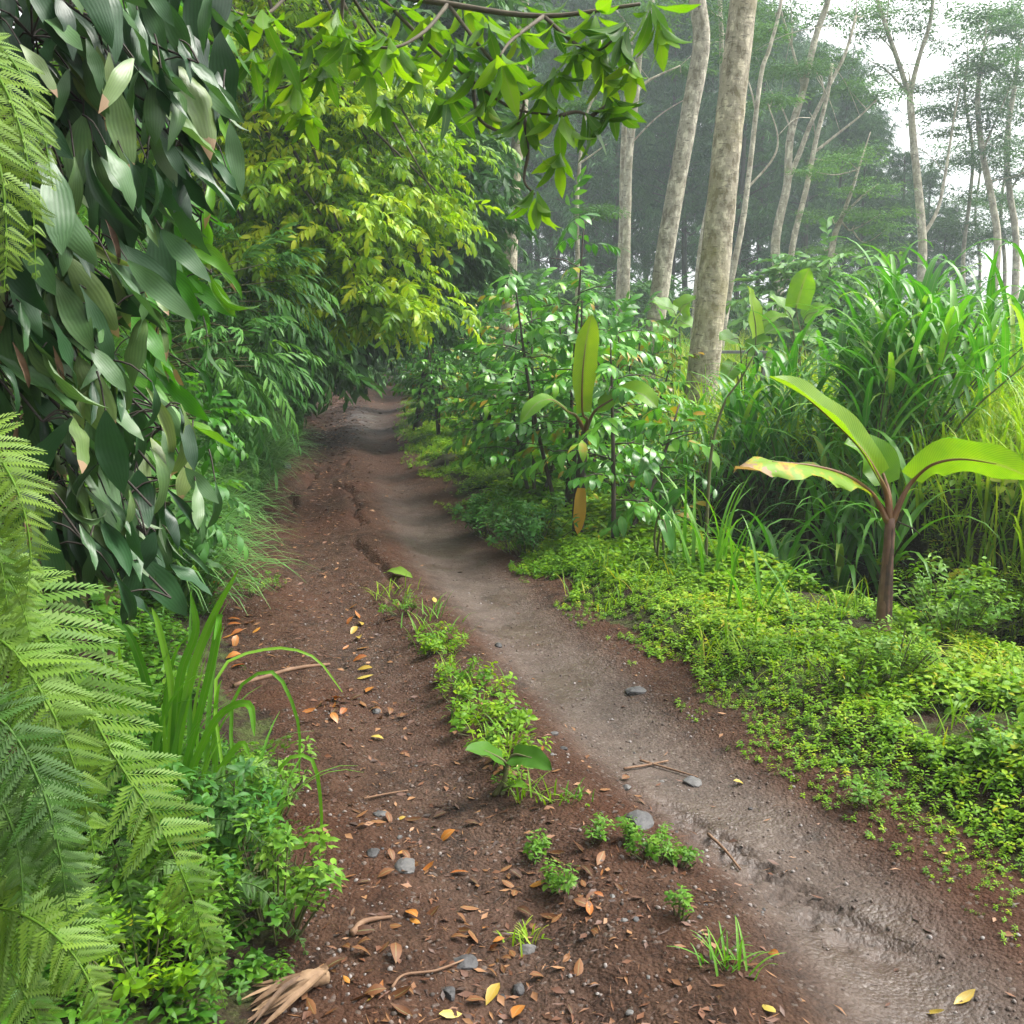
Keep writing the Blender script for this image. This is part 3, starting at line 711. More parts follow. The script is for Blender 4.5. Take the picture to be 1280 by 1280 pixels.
small_tree('canopy_tree', 'tall dark tree behind the lime crown closing the top left', 'tree', 380, 21, [(W(420, 80, 21), (3.5, 2, 2.6), 70), (W(490, 130, 22), (1.6, 1.6, 1.6), 36), (W(510, 30, 23), (1.8, 2, 1.8), 34), (W(280, 150, 20), (3, 2, 3), 50)], 'darkleaf', TW_FAR, (.6, .95), 15, (.5, .5, .35), .45, trunkr=.16, ntwig=40)
# bushes where the track bends out of sight
for lab, px, Y, ells, rb, mt in (
    ('pale misty bush at the far bend, nearest the pale slim trunk', 600, 31, [(W(590, 370, 31), (1.9, 1.5, 1.0), 34), (W(640, 400, 30), (1.5, 1.4, .7), 22)], .55, 'bush'),
    ('round dark bush closing the end of the dirt track', 470, 46, [(W(455, 425, 46), (2.4, 2, 1.5), 40), (W(500, 400, 47), (2.2, 2, 1.6), 34)], .35, 'darkleaf'),
    ('grey green bush right of the far end of the track', 545, 36, [(W(540, 430, 36), (1.5, 1.4, 1.1), 30), (W(525, 400, 37), (1.2, 1.2, .9), 20), (W(580, 440, 35), (1.3, 1.3, .8), 20)], .5, 'bush'),
    ('drooping bush hanging over the far left corner of the track', 400, 34, [(W(400, 420, 34), (1.8, 1.4, 1.3), 36), (W(425, 440, 35), (.8, .9, .7), 14)], .4, 'bush'),
    ('low misty thicket between the pale trunks, centre of the far hedge', 700, 34, [(W(690, 390, 34), (2.2, 1.4, .8), 30), (W(740, 385, 35), (2, 1.4, .8), 26)], .5, 'bush'),
    ('low misty thicket behind the two big pale trunks', 850, 36, [(W(850, 390, 36), (2.6, 1.5, .9), 34), (W(900, 410, 36), (2, 1.4, .7), 20)], .5, 'bush'),
    ('thin yellow green bush rising behind the tall grass clump', 1030, 22, [(W(1040, 365, 22), (.7, .6, .7), 14), (W(1000, 400, 22), (.9, .7, .5), 12)], .8, 'bush'),
    ('low hazy hedge bush behind the right end of the field', 1240, 30, [(W(1230, 405, 30), (2.6, 1.5, .5), 26)], .6, 'bush')):
    small_tree('bush', lab, 'bush', px, Y, ells, mt, TW_FAR, (.5, .8), 13, (.35, .35, .25), rb, None, .05)

# ------------------------------------------------------------------ pale trunked trees
def flatspray():
    out = []
    for i in range(34):
        a = rng.uniform(0, 2*PI); r = math.sqrt(rng.random())
        d = np.array([math.cos(a), math.sin(a), rng.normal(-.1, .15)])
        out.append(xf(LF_FAR[i % 2], d, (rng.normal(0, .2), rng.normal(0, .2), 1), rng.uniform(.22, .36), (math.cos(a)*r, math.sin(a)*r, rng.normal(0, .07)), rng.normal(0, .12)))
    return merge(out)
SPRAY = [flatspray() for _ in range(3)]
def spray_clump(mb, c, rx, rz, n, size, rb=.5):
    p = np.array(c)+norm(rng.normal(0, 1, (n, 3)))*rng.random((n, 1))**.5*np.array([rx, rx, rz])
    pick = rng.integers(0, 3, n); az = rng.uniform(0, 2*PI, n)
    d = np.stack([np.cos(az), np.sin(az), rng.normal(-.05, .12, n)], 1)
    Mx = basis(d, np.stack([rng.normal(0, .15, n), rng.normal(0, .15, n), np.ones(n)], 1), rng.uniform(size*.7, size*1.2, n))
    R = np.clip(rng.normal(rb, .18, n), 0, 1)
    for t in range(3):
        s = pick == t
        if s.any(): place(mb, SPRAY[t], Mx[s], p[s], R[s])
def pale_tree(name, label, Y, lines, clumps, mat='farpale', seg=10, rough=.03, csize=.45, rb=.5, top_clumps=0, twigs=0):
    p0 = W(*lines[0][0][0], Y); base = np.array([p0[0], Y, Hs(p0[0], Y)-.05])
    t = thing(name, label, 'tree', base)
    tk = MB(); ends = []; nodes = []
    for i, (pts, r0, r1) in enumerate(lines):
        Yo = 0 if i == 0 else rng.normal(0, .25)
        P = [W(px, py, Y+(Yo*min(1, k/2))) for k, (px, py) in enumerate(pts)]
        if i == 0: P = [base]+P[1:] if P[0][2] < base[2]+.2 else [base]+P
        rad = np.linspace(r0, r1, len(P)+2)
        if i == 0: rad = np.concatenate([[r0*1.2], rad])
        tube(tk, P, rad, seg, rough, .5, 6); ends.append(P[-1]); nodes += list(catmull(P, 5)[(4 if i == 0 else 1):])
        for _ in range(twigs):
            k = rng.integers(max(1, len(P)-3), len(P)); s = P[k]; e = s+np.array([rng.normal(0, 1.2), rng.normal(0, .8), rng.uniform(.5, 1.8)])
            tube(tk, [s, (s+e)/2+(0, 0, .2), e], [r1*.5, .012], 5); ends.append(e)
    cr = MB()
    for c in clumps:
        px, py, rp = c[:3]
        cc = W(px, py, Y+rng.normal(0, .8)); r = rp/F*Y
        spray_clump(cr, cc, r, r*.22, max(5, int(12+rp*.4)), csize, rb)
        e = min(nodes, key=lambda q: np.linalg.norm((q-cc)*(1, 1, .8))+max(0, q[2]-cc[2])*2)
        tube(tk, [e, (e+cc)/2+rng.normal(0, .08, 3)-(0, 0, .1), cc], [.022, .008], 4, 0, .5, 4)
    for e in ends:
        for _ in range(top_clumps):
            cc = e+np.array([rng.normal(0, 1.6), rng.normal(0, 1.6), rng.uniform(.2, 2.5)])
            spray_clump(cr, cc, 1.2, .3, 16, csize, rb)
            tube(tk, [e, (e+cc)/2, cc], [.04, .012], 4, 0, .5, 3)
    tk.obj('trunk', M[mat], t)
    if cr.n: cr.obj('crown', M['sengon'], t)
    return t
pale_tree('pale_trunked_tree', 'thickest pale mottled trunk leaning right beside the field', 12.5, [([(868, 575), (875, 500), (886, 400), (900, 270), (913, 140), (927, 20), (945, -150), (960, -400)], .205, .14)], [], 'pale', 20, .02, top_clumps=7)
pale_tree('pale_trunked_tree', 'curved grey trunk just left of the thickest mottled trunk', 17, [([(808, 480), (820, 400), (832, 310), (848, 220), (866, 120), (877, 50), (870, -20), (868, -160), (880, -380)], .165, .125)], [], 'paleb', 16, .02, top_clumps=7)
pale_tree('pale_trunked_tree', 'straight slim trunk rising behind the coffee shrubs near the lime crown', 24, [([(634, 420), (638, 330), (642, 240), (648, 170), (654, 110), (652, 40), (660, -60)], .17, .12)], [(640, 20, 60), (600, -20, 60)], 'pale', 12, .02, top_clumps=4)
pale_tree('pale_trunked_tree', 'twin stemmed slim pale tree in the mist left of the curved trunk', 31, [([(781, 400), (783, 300), (786, 200), (795, 115), (800, 60), (815, 0)], .15, .09), ([(772, 400), (777, 300), (779, 190), (784, 110), (790, 40)], .11, .07), ([(795, 115), (812, 100), (850, 82)], .06, .02)], [(760, 60, 55), (810, 20, 60), (745, 100, 35), (850, 85, 30), (800, -20, 60)], twigs=2)
pale_tree('thin_tree', 'very thin bare pole tree above the tallest coffee shrub', 20, [([(722, 335), (721, 260), (725, 200), (731, 150), (745, 110), (752, 50)], .05, .012), ([(724, 205), (745, 190), (758, 180)], .02, .008)], [(750, 265, 28), (735, 130, 25)], csize=.3)
pale_tree('thin_tree', 'slim pale stem half hidden behind the thickest trunk', 30, [([(868, 400), (877, 305), (893, 220), (901, 150), (902, 60), (898, -40)], .1, .06)], [(910, 40, 50), (880, 0, 60), (900, -60, 60)], twigs=2)
pale_tree('thin_tree', 'slender wavy pale tree immediately right of the thickest trunk', 28, [([(900, 440), (914, 350), (927, 285), (934, 235), (943, 160), (952, 90), (962, 60), (975, 10), (985, -60)], .1, .035), ([(945, 140), (938, 110), (925, 75)], .03, .012), ([(930, 240), (965, 200), (972, 170), (960, 130)], .035, .014)], [(960, 40, 45), (925, 70, 35), (965, 125, 30)], twigs=1)
pale_tree('forked_tree', 'many branched pale tree spreading in front of the pine stand', 33, [([(974, 365), (969, 310), (975, 270), (984, 230), (988, 170), (1004, 112), (1020, 45), (1035, 0), (1045, -60)], .16, .08), ([(984, 228), (1000, 190), (1012, 158), (1030, 120), (1056, 68), (1070, 20)], .09, .04), ([(986, 350), (992, 300), (1008, 235), (1020, 175), (1034, 120), (1040, 80)], .11, .05), ([(1016, 192), (1050, 165), (1075, 145), (1095, 125)], .05, .02), ([(1004, 112), (990, 60), (975, 10)], .05, .03), ([(990, 165), (975, 130), (962, 112)], .03, .012)],
          [(985, 85, 35), (1045, 75, 40), (1030, 20, 50), (1080, 15, 45), (1098, 120, 32), (970, 15, 45), (1065, 190, 35), (1060, 110, 36), (1010, 85, 30), (1040, -30, 60)], twigs=2)
pale_tree('forked_tree', 'small pale tree with flat feathery tiers above the tall grass', 27, [([(1036, 350), (1042, 300), (1052, 272), (1064, 240), (1075, 205), (1088, 165)], .1, .012), ([(1055, 268), (1078, 245), (1098, 230)], .04, .015), ([(1050, 275), (1062, 288), (1068, 282)], .03, .012)], [(1080, 235, 45), (1100, 268, 40), (1040, 270, 42), (1060, 200, 40), (1110, 285, 30), (1020, 215, 30), (1030, 310, 35), (1085, 310, 36)], csize=.35, rb=.85)
pale_tree('forked_tree', 'tall Y forked pale tree standing against the white sky', 36, [([(1153, 330), (1150, 260), (1143, 190), (1137, 120)], .17, .11), ([(1137, 120), (1122, 75), (1108, 35), (1094, -10), (1085, -50)], .09, .05), ([(1137, 120), (1148, 75), (1162, 30), (1168, -20)], .09, .05), ([(1154, 295), (1172, 262), (1182, 215), (1192, 150), (1200, 110)], .07, .03), ([(1120, 70), (1105, 50), (1080, 30)], .03, .012)],
          [(1100, 20, 42), (1140, 30, 45), (1175, 50, 40), (1195, 110, 40), (1130, -10, 50), (1080, 40, 34), (1170, 0, 45), (1185, 165, 36), (1150, 110, 26), (1105, 90, 28)], twigs=2)
for lab, Y, ln, cl in (
    ('hazy slender tree at the right edge with an S bent trunk', 38, [([(1238, 400), (1247, 310), (1240, 250), (1228, 190), (1222, 120), (1230, 60)], .16, .07), ([(1228, 190), (1245, 150), (1262, 110)], .05, .02)], [(1235, 75, 50), (1270, 90, 40), (1210, 125, 42), (1225, 160, 42), (1250, 190, 40), (1270, 30, 46), (1220, 20, 40)]),
    ('hazy slender tree rightmost against the white sky', 41, [([(1268, 400), (1270, 300), (1262, 240), (1258, 180), (1268, 110), (1275, 50)], .16, .07), ([(1262, 240), (1285, 200), (1300, 160)], .05, .02)], [(1265, 130, 45), (1285, 60, 50), (1262, 220, 40), (1275, 10, 50), (1290, 180, 46)]),
    ('thin hazy trunk between the Y forked tree and the S bent trunk', 44, [([(1206, 400), (1204, 320), (1212, 250), (1216, 190), (1206, 120), (1210, 70)], .1, .05)], [(1205, 90, 45), (1190, 200, 42), (1215, 240, 40), (1200, 280, 38), (1180, 140, 40)]),
    ('thin dark hazy trunk close beside the S bent trunk', 46, [([(1254, 400), (1256, 330), (1251, 260), (1262, 180), (1258, 110)], .1, .05)], [(1250, 110, 42), (1245, 260, 36), (1262, 290, 36), (1235, 300, 32), (1272, 250, 40)]),
    ('faint thin tree low in the haze left of the right edge', 50, [([(1222, 400), (1225, 330), (1219, 270), (1226, 210)], .09, .05)], [(1228, 205, 40), (1210, 250, 36), (1235, 300, 32), (1195, 320, 30)])):
    pale_tree('hazy_tree', lab, Y, ln, cl+[(px+rng.normal(0, 22), py+rng.normal(0, 16), r) for px, py, r in cl], csize=.55, rb=.25, twigs=1)

# ------------------------------------------------------------------ pine stand in the mist
def needle_spray():
    out = []
    t = leaf_tpl(2, .10, .4, 0, .9)
    for i in range(20):
        a = i*2.4
        d = np.array([math.cos(a)*.8, .5+rng.normal(0, .3), math.sin(a)*.5-.55])
        out.append(xf(t, d, rng.normal(0, 1, 3), rng.uniform(.6, 1.1), (rng.normal(0, .1), rng.uniform(-.5, .5), rng.normal(0, .05)), rng.normal(0, .15), sw=rng.uniform(.6, 1.3)))
    return merge(out)
NS = [needle_spray() for _ in range(3)]
def pine(seed):
    t = thing('pine_tree', 'dark hazy pine in the misty stand behind the pale trunks', 'tree', (0, 0, 0), 'pines of the misty stand')
    hgt = 17.; tk = MB()
    tube(tk, [(0, 0, -.2), (rng.normal(0, .2), rng.normal(0, .1), 6), (rng.normal(0, .3), 0, 12), (0, 0, hgt)], [.15, .12, .08, .02], 8, .02)
    cr = MB(); P = []; D = []; S = []
    for q in range(92):
        f = rng.random()**.85; z = 3.2+f*(hgt-3.4)
        if f < .22 and rng.random() < .45: continue
        a = rng.uniform(0, 6.28); L = (2.5*(1-f)**.6+.3)*rng.uniform(.3, 1.1)
        c = np.array([math.cos(a)*L, math.sin(a)*L, z])
        s0 = np.array([0, 0, z-L*rng.uniform(.1, .6)])
        tube(tk, [s0, (s0+c)/2+(0, 0, .12), c], [.03, .008], 4, 0, .4, 2, False)
        for _ in range(rng.integers(5, 13)):
            P.append(c+rng.normal(0, 1, 3)*np.array([.42, .42, .34])); D.append(np.array([math.cos(a)*.5, math.sin(a)*.5, -.45])+rng.normal(0, .4, 3)); S.append(rng.uniform(.32, .58))
    P = np.array(P); D = np.array(D); pick = rng.integers(0, 3, len(P))
    Mx = basis(D, np.tile((0, 0, 1.), (len(P), 1)), S)
    R = np.clip(rng.normal(.2+.6*np.array([vn(np.array([p[0]*.9]), np.array([p[2]*.7]), 300+seed)[0] for p in P]), .15, len(P)), 0, 1)
    for q in range(3):
        s = pick == q; place(cr, NS[q], Mx[s], P[s], R[s])
    tk.obj('trunk', M['pinebark'], t); cr.obj('crown', M['needle'], t)
    return t
PV = [pine(i) for i in range(4)]
spots = []
for i in range(45):
    row = i % 3
    px = 560+(i//3)*44+rng.normal(0, 9)+row*9
    Y = 46+row*7+rng.normal(0, 1.2)
    topy = np.interp(px, [560, 900, 1010, 1060, 1110, 1160, 1200], [-60, -20, 40, 95, 160, 225, 300])+rng.normal(0, 22)
    if px > 1190: continue
    spots.append((px, Y, topy))
for i, (px, Y, topy) in enumerate(spots):
    x = xat(px, Y, 8); z0 = Hs(x, Y); h = W(px, topy, Y)[2]-z0
    s = h/17.; sw = max(s, .62)*rng.uniform(.9, 1.1)
    if i < len(PV):
        o = PV[i]; o.location = (x, Y, z0); o.rotation_euler = (0, 0, rng.uniform(0, 6.28)); o.scale = (sw, sw, s)
    else: dup(PV[i % 4], (x, Y, z0), rng.uniform(0, 6.28), (sw, sw, s))

# ------------------------------------------------------------------ coffee shrubs
def coffee(h, w, px, Y, label, n=34, group=None, rb=.42):
    h *= 1.1; n = int(n*.85); rb += .14
    x = xat(px, Y, .3); base = np.array([x, Y, Hs(x, Y)-.03])
    t = thing('coffee_shrub', label, 'shrub', base, group)
    tk = MB(); fl = MB(); P = []; D = []; S = []
    stems = [np.array([0, 0, 0])]+[np.array([rng.normal(0, .12), rng.normal(0, .12), 0]) for _ in range(1 if w < .9 else 2)]
    for si, so in enumerate(stems):
        hh = h*(1 if si == 0 else rng.uniform(.6, .85)); ln = np.array([rng.normal(0, .06), rng.normal(0, .06), 0])*hh+so*1.5
        pts = [base+so*.3, base+so+ln*.4+(0, 0, hh*.5), base+so+ln+(0, 0, hh*.97)]
        tube(tk, pts, [.022, .016, .006], 6, .03)
        k = int(n/len(stems)*1.25)
        for i in range(k):
            f = .22+.78*(i+rng.random())/k
            p = base+so*.3*(1-f)+(so+ln)*f+(0, 0, hh*f)
            a = i*2.4+rng.normal(0, .3); L = w*.58*(1.12-f)**.6*rng.uniform(.65, 1.15)+.08
            d = np.array([math.cos(a), math.sin(a), rng.uniform(.0, .45)])
            P.append(p); D.append(d); S.append(L)
            if L > .3: tube(tk, [p, p+d*L*.5, p+d*L*.9-(0, 0, .12*L)], [.006, .003], 4, 0, .5, 2, False)
    P = np.array(P); D = np.array(D); S = np.array(S)
    # long side branches carry two or three sprays so leaves keep their size
    PP = []; DD = []; SS = []
    for p, d, L in zip(P, D, S):
        m = max(1, int(round(L/.27)))
        for q in range(m):
            f = q/m
            PP.append(p+norm(d)*L*f-np.array([0, 0, .12*L*f*f])+rng.normal(0, .02, 3)); DD.append(norm(d)+rng.normal(0, .25, 3)-np.array([0, 0, .25*f])); SS.append(rng.uniform(.28, .42))
    for p, d in zip(P[::3], D[::3]): pass
    PP.append(base+(0, 0, h)); DD.append(np.array([.2, .1, 1.])); SS.append(.3)
    PP, DD, SS = map(np.array, (PP, DD, SS))
    pick = rng.integers(0, 4, len(PP)); Mx = basis(DD, np.tile((0, 0, 1.), (len(PP), 1))+rng.normal(0, .25, (len(PP), 3)), SS)
    R = np.clip(rng.normal(rb, .17, len(PP)), 0, .96)
    for q in range(4):
        s = pick == q
        if s.any(): place(fl, TW_COFFEE[q], Mx[s], PP[s], R[s])
    tk.obj('trunk', M['darkstem'], t); fl.obj('foliage', M['coffee'], t)
for px, Y, h, w, n, lab in (
    (708, 8.4, 2.35, .95, 46, 'tallest glossy coffee shrub, its crown reaching above all the others'),
    (768, 7.3, 1.45, .85, 30, 'thin stemmed coffee shrub in front of the upright banana leaf'),
    (668, 9.3, 1.75, 1.1, 44, 'full coffee shrub just left of the tallest one'),
    (640, 10.5, 1.75, 1.2, 46, 'broad coffee shrub at the bulge of the verge'),
    (602, 12.5, 1.8, 1.2, 44, 'leafy coffee shrub set above the mossy verge, half way along the row'),
    (548, 15.5, 1.75, 1.1, 40, 'coffee shrub with a dark bare stem close to the track edge'),
    (552, 18.5, 1.9, 1.5, 46, 'coffee shrub behind the bare stemmed one near the track edge'),
    (528, 23, 2.1, 1.8, 50, 'hazy coffee shrub near the far bend of the track'),
    (520, 28, 2.0, 2.0, 50, 'farthest coffee shrub where the track disappears'),
    (705, 11.5, 2.0, 1.3, 46, 'coffee shrub hidden behind the tallest shrub'),
    (650, 15.5, 2.1, 1.6, 50, 'coffee shrub in the second row below the straight slim trunk'),
    (600, 20, 2.2, 1.8, 50, 'coffee shrub in the second row toward the far bend'),
    (770, 10.5, 1.55, 1.2, 40, 'coffee shrub behind the thin stemmed one'),
    (800, 12.5, 1.5, 1.4, 40, 'low coffee shrub at the foot of the curved grey trunk'),
    (822, 8.3, 1.15, .9, 30, 'short bright coffee shrub nearest the tall grass, right end of the row'),
    (745, 15, 2.0, 1.6, 46, 'coffee shrub in the back row between the two slim trunks'),
    (560, 27, 2.4, 2.2, 50, 'large hazy coffee shrub at the back of the row')):
    coffee(h, w, px, Y, lab, n, rb=.42 if px < 790 else .6)

# ------------------------------------------------------------------ broad leaves, banana, taro
def big_leaf(mb, pts, wd, nrm, fold=.15, R=.5, wave=.05, seg=16, peak=.5, ragged=0., base=.15):
    P = catmull(pts, max(2, seg//(len(pts)-1))); n = len(P); T = norm(np.gradient(P, axis=0))
    V = []; U = []; m = 7
    for i in range(n):
        t = i/(n-1); tt = t**(math.log(.5)/math.log(peak))
        w = wd*.5*max(math.sin(PI*min(1, base+(1-base)*tt)) if tt < .5 else math.sin(PI*tt), 0)**.62+.0015
        nn = np.array(nrm, float) if np.ndim(nrm) == 1 else np.array(nrm[0])*(1-t)+np.array(nrm[1])*t
        X = norm(np.cross(T[i], nn)); Z = np.cross(X, T[i])
        for j in range(m):
            u = j/(m-1)*2-1
            ww = w*(1-(ragged*rng.random() if abs(u) == 1 else 0))
            lz = abs(u)*ww*math.sin(fold)+wave*wd*math.sin(t*15+(2 if u > 0 else 0))*u*u
            V.append(P[i]+X*u*ww*math.cos(fold)+Z*lz); U.append((u*.5+.5, t))
    Q = [(i*m+j, i*m+j+1, (i+1)*m+j+1, (i+1)*m+j) for i in range(n-1) for j in range(m-1)]
    R = R if np.isscalar(R) else R
    mb.add(V, Q, None, U, R)
def banana_leaf(t, pet, blade, wd, nrm, mat='banana', R=.5, fold=.15, prad=.012, label=None, **kw):
    mb = MB(); big_leaf(mb, blade, wd, nrm, fold, R, **kw); o = mb.obj('leaf', M[mat], t)
    if label: o['label'] = label
    p = MB(); tube(p, list(pet)+list(blade[:-1]), [prad*1.6, prad, prad*.8, prad*.5, .002], 7, 0, .5)
    p.V = [v-np.array(t['_o'])*0 for v in p.V]
    q = p.obj('petiole', M['petiole'], o, origin=t['_o'])
    q.location = (0, 0, 0)
    return o
def banana_right():
    Y = 5.15; g = gat(1103, 800); Y = g[1]
    base = np.array([xat(1103, Y, g[2]), Y, g[2]-.04])
    t = thing('banana_plant', 'young banana plant with a brown stem and four spreading leaves', 'plant', base)
    top = W(1113, 648, Y)
    tk = MB(); tube(tk, [base, W(1106, 760, Y), W(1110, 700, Y), top], [.043, .036, .030, .027, .023], 14, .05)
    for q in range(7):
        a = q*2.4; o2 = np.array([math.cos(a), math.sin(a), 0]); h0, h1 = rng.uniform(.0, .35), rng.uniform(.55, .98)
        pp = [base*(1-f)+top*f+o2*(.043-.019*f)+rng.normal(0, .003, 3) for f in (h0, (h0+h1)/2, h1)]
        big_leaf(tk, pp, rng.uniform(.04, .065), o2, -.6, rng.uniform(0, 1), seg=8, base=.6, ragged=.4)
    tk.obj('trunk', M['bananatrunk'], t)
    banana_leaf(t, [top-(0, 0, .02), W(1108, 618, Y)], [W(1098, 596, Y-.05), W(1075, 560, Y-.1), W(1040, 525, Y-.15), W(1005, 495, Y-.2), W(962, 471, Y-.25)], .2, (-.5, -.45, .9), R=.72, fold=.5, peak=.5)
    banana_leaf(t, [top-(.01, 0, .02), W(1098, 630, Y)], [W(1085, 612, Y-.1), W(1055, 593, Y-.2), W(1015, 582, Y-.3), W(965, 577, Y-.4), W(918, 586, Y-.5)], .24, (.1, -.35, 1), mat='bananadry', R=.52, fold=-.35, ragged=.5, label='drooping leaf with scorched orange edge', wave=.1)
    banana_leaf(t, [top-(-.01, 0, .02), W(1128, 622, Y)], [W(1142, 600, Y), W(1165, 581, Y-.05), W(1200, 574, Y-.1), W(1245, 580, Y-.2), W(1292, 598, Y-.3)], .23, (-.1, .95, .55), R=.6, fold=.2)
    banana_leaf(t, [top-(0, -.01, .02), W(1112, 625, Y+.02)], [W(1108, 605, Y+.05), W(1098, 580, Y+.1), W(1080, 562, Y+.12), W(1055, 555, Y+.1)], .2, (-.3, -.6, .7), R=.35, fold=.3, label='short curled leaf showing its pale back')
    q = MB(); tube(q, [W(1122, 652, Y), W(1140, 660, Y-.05), W(1150, 668, Y-.1)], [.005, .003], 5); q.obj('dry_stub', M['darkstem'], t)
banana_right()
def banana_mid():
    Y = 7.55; x = xat(722, Y, .2); base = np.array([x, Y, Hs(x, Y)-.04])
    t = thing('banana_sapling', 'banana sapling among the coffee shrubs with one tall upright leaf', 'plant', base)
    top = W(731, 540, Y)
    tk = MB(); tube(tk, [base, W(724, 620, Y), top], [.05, .045, .03], 10, .06, .2); tk.obj('trunk', M['darkstem'], t)
    banana_leaf(t, [top, W(734, 525, Y-.1)], [W(728, 515, Y-.2), W(728, 470, Y-.3), W(732, 430, Y-.35), W(740, 392, Y-.4)], .2, (.35, -1, .2), R=.9, fold=.35, peak=.55, label='upright pale green leaf')
    banana_leaf(t, [top, W(740, 520, Y-.1)], [W(748, 510, Y-.2), W(775, 495, Y-.3), W(800, 492, Y-.4), W(822, 510, Y-.5)], .22, (0, -.8, .9), R=.6, fold=.2)
    banana_leaf(t, [top, W(720, 520, Y-.1)], [W(710, 515, Y-.2), W(690, 500, Y-.3), W(670, 505, Y-.4), W(650, 530, Y-.45)], .17, (-.2, -.6, 1), R=.4, fold=.1)
    mb = MB(); big_leaf(mb, [W(726, 610, Y-.1), W(724, 640, Y-.12), W(722, 668, Y-.12)], .10, (.2, -1, .1), .3, .5, seg=8); o = mb.obj('withered_leaf', M['yellowleaf'], t); o['label'] = 'yellow dead leaf hanging against the stem'
banana_mid()
def broad_plant(name, label, px, Y, leaves, mat='banana', cat='plant', R0=.5, base=None):
    if base is None:
        x = xat(px, Y, .3); base = np.array([x, Y, Hs(x, Y)-.02])
    t = thing(name, label, cat, base)
    for (ax, ay, bx, by, wd, Yo, R) in leaves:
        a = W(ax, ay, Y+Yo); b = W(bx, by, Y+Yo-.12); mid = (a+b)/2+np.array([0, 0, .1*np.linalg.norm(b-a)])
        mb = MB(); big_leaf(mb, [a, mid, b], wd, (rng.normal(.1, .3), -.55, .9), .18, R, seg=10, peak=.38, base=.3); o = mb.obj('leaf', M[mat], t)
        q = MB(); tube(q, [base+rng.normal(0, .015, 3)*(1, 1, 0), (base+a)/2+rng.normal(0, .03, 3), a, mid], [.012, .009, .006, .002], 6); q.obj('petiole', M['stem'], o, origin=base)
    return t
broad_plant('taro_plant', 'broad leaved plant with one upright lime leaf beside the thickest trunk', 925, 9.5, [(945, 420, 935, 358, .25, 0, .85), (935, 440, 965, 425, .3, .1, .3), (925, 430, 900, 425, .28, -.1, .3), (955, 450, 985, 462, .26, 0, .4), (945, 410, 985, 395, .26, .2, .5), (920, 455, 905, 480, .2, 0, .4)])
broad_plant('taro_plant', 'tall broad leaved plant whose pale leaf points up above the tall grass', 1000, 11.5, [(995, 385, 1012, 335, .3, 0, .5), (990, 400, 962, 372, .34, .1, .35), (1005, 400, 1040, 385, .3, .1, .4), (985, 410, 955, 418, .3, 0, .3), (1000, 415, 1020, 430, .3, 0, .3)])
broad_plant('taro_plant', 'broad leaved plant in the gap between the curved trunk and the thickest trunk', 845, 15, [(845, 395, 815, 378, .45, 0, .3), (850, 390, 872, 372, .4, .2, .5), (845, 405, 870, 410, .4, 0, .4), (840, 410, 820, 425, .4, -.2, .4)])
broad_plant('taro_plant', 'dark leaved plant beside the ditch at the foot of the shrubs', 828, 6.6, [(825, 640, 862, 612, .13, 0, .2), (822, 640, 800, 610, .1, 0, .3), (828, 650, 840, 690, .08, -.2, .4)], mat='wallbright')
p = gat(628, 990)
broad_plant('taro_seedling', 'small taro seedling with two pale heart leaves in the middle strip', 628, p[1], [(628, 950, 582, 938, .075, 0, .25), (640, 945, 690, 962, .085, 0, .15), (632, 985, 660, 985, .04, -.05, .6)], mat='weed', base=p-(0, 0, .01))

# ------------------------------------------------------------------ elephant grass
def elephant(px, Y, h, spread, n, label, mat='egrass', bl=(.6, 1.05), bw=(.032, .064), rb=.66):
    x = xat(px, Y, .2); base = np.array([x, Y, Hs(x, Y)-.03])
    t = thing('elephant_grass', label, 'grass clump', base)
    st = MB(); fb = MB(); B = []; AZ = []; LE = []; BE = []; L = []; WD = []; R = []
    for i in range(n):
        a = rng.uniform(0, 2*PI); r = math.sqrt(rng.random())
        p = base+np.array([math.cos(a)*r*spread*.45, math.sin(a)*r*spread*.4, 0]); p[2] = Hs(p[0], p[1])-.02
        hh = h*rng.uniform(.55, .86)*(1-.25*r); out = np.array([math.cos(a)*r*spread*.5, math.sin(a)*r*spread*.35, 0])*rng.uniform(.4, 1.3)
        pts = [p, p+out*.3+(0, 0, hh*.5), p+out+(0, 0, hh)]
        tube(st, pts, [.011, .009, .004], 5, 0, rng.random(), 3, False)
        pc = catmull(pts, 6); k = rng.integers(9, 13); a1 = rng.uniform(0, 6.28)
        for j in range(k):
            f = .25+.75*j/(k-1); q = pc[min(int(f*(len(pc)-1)), len(pc)-1)]
            B.append(q); AZ.append(a1+j*PI*.93+rng.normal(0, .45)); LE.append(rng.uniform(.2, .6)+(1-f)*.35); BE.append(rng.uniform(1.4, 3.0))
            L.append(rng.uniform(*bl)*(.75+.35*math.sin(PI*f))); WD.append(rng.uniform(*bw)); R.append(np.clip(rng.normal(rb, .18), 0, 1))
    blades(fb, np.array(B), AZ, LE, BE, L, WD, R, 8, .28, 2.0)
    st.obj('stalks', M['stem'], t); fb.obj('blades', M[mat], t)
elephant(1070, 7.4, 1.6, 1.3, 38, 'largest deep green elephant grass clump standing behind the banana plant')
elephant(1108, 7.9, 1.9, .9, 24, 'tallest elephant grass clump whose tips rise highest above the field', rb=.45)
elephant(985, 8.6, 1.2, .7, 14, 'elephant grass clump left of the largest clump, beside the sapling', rb=.5)
elephant(1290, 10.0, .8, 1.2, 16, 'thin pale elephant grass clump arching at the right border', bl=(.7, 1.2), bw=(.02, .04), rb=.75)
elephant(1200, 10.5, .95, 1.0, 14, 'hazier elephant grass clump behind the tallest one', bl=(.7, 1.2), bw=(.025, .045), rb=.65)
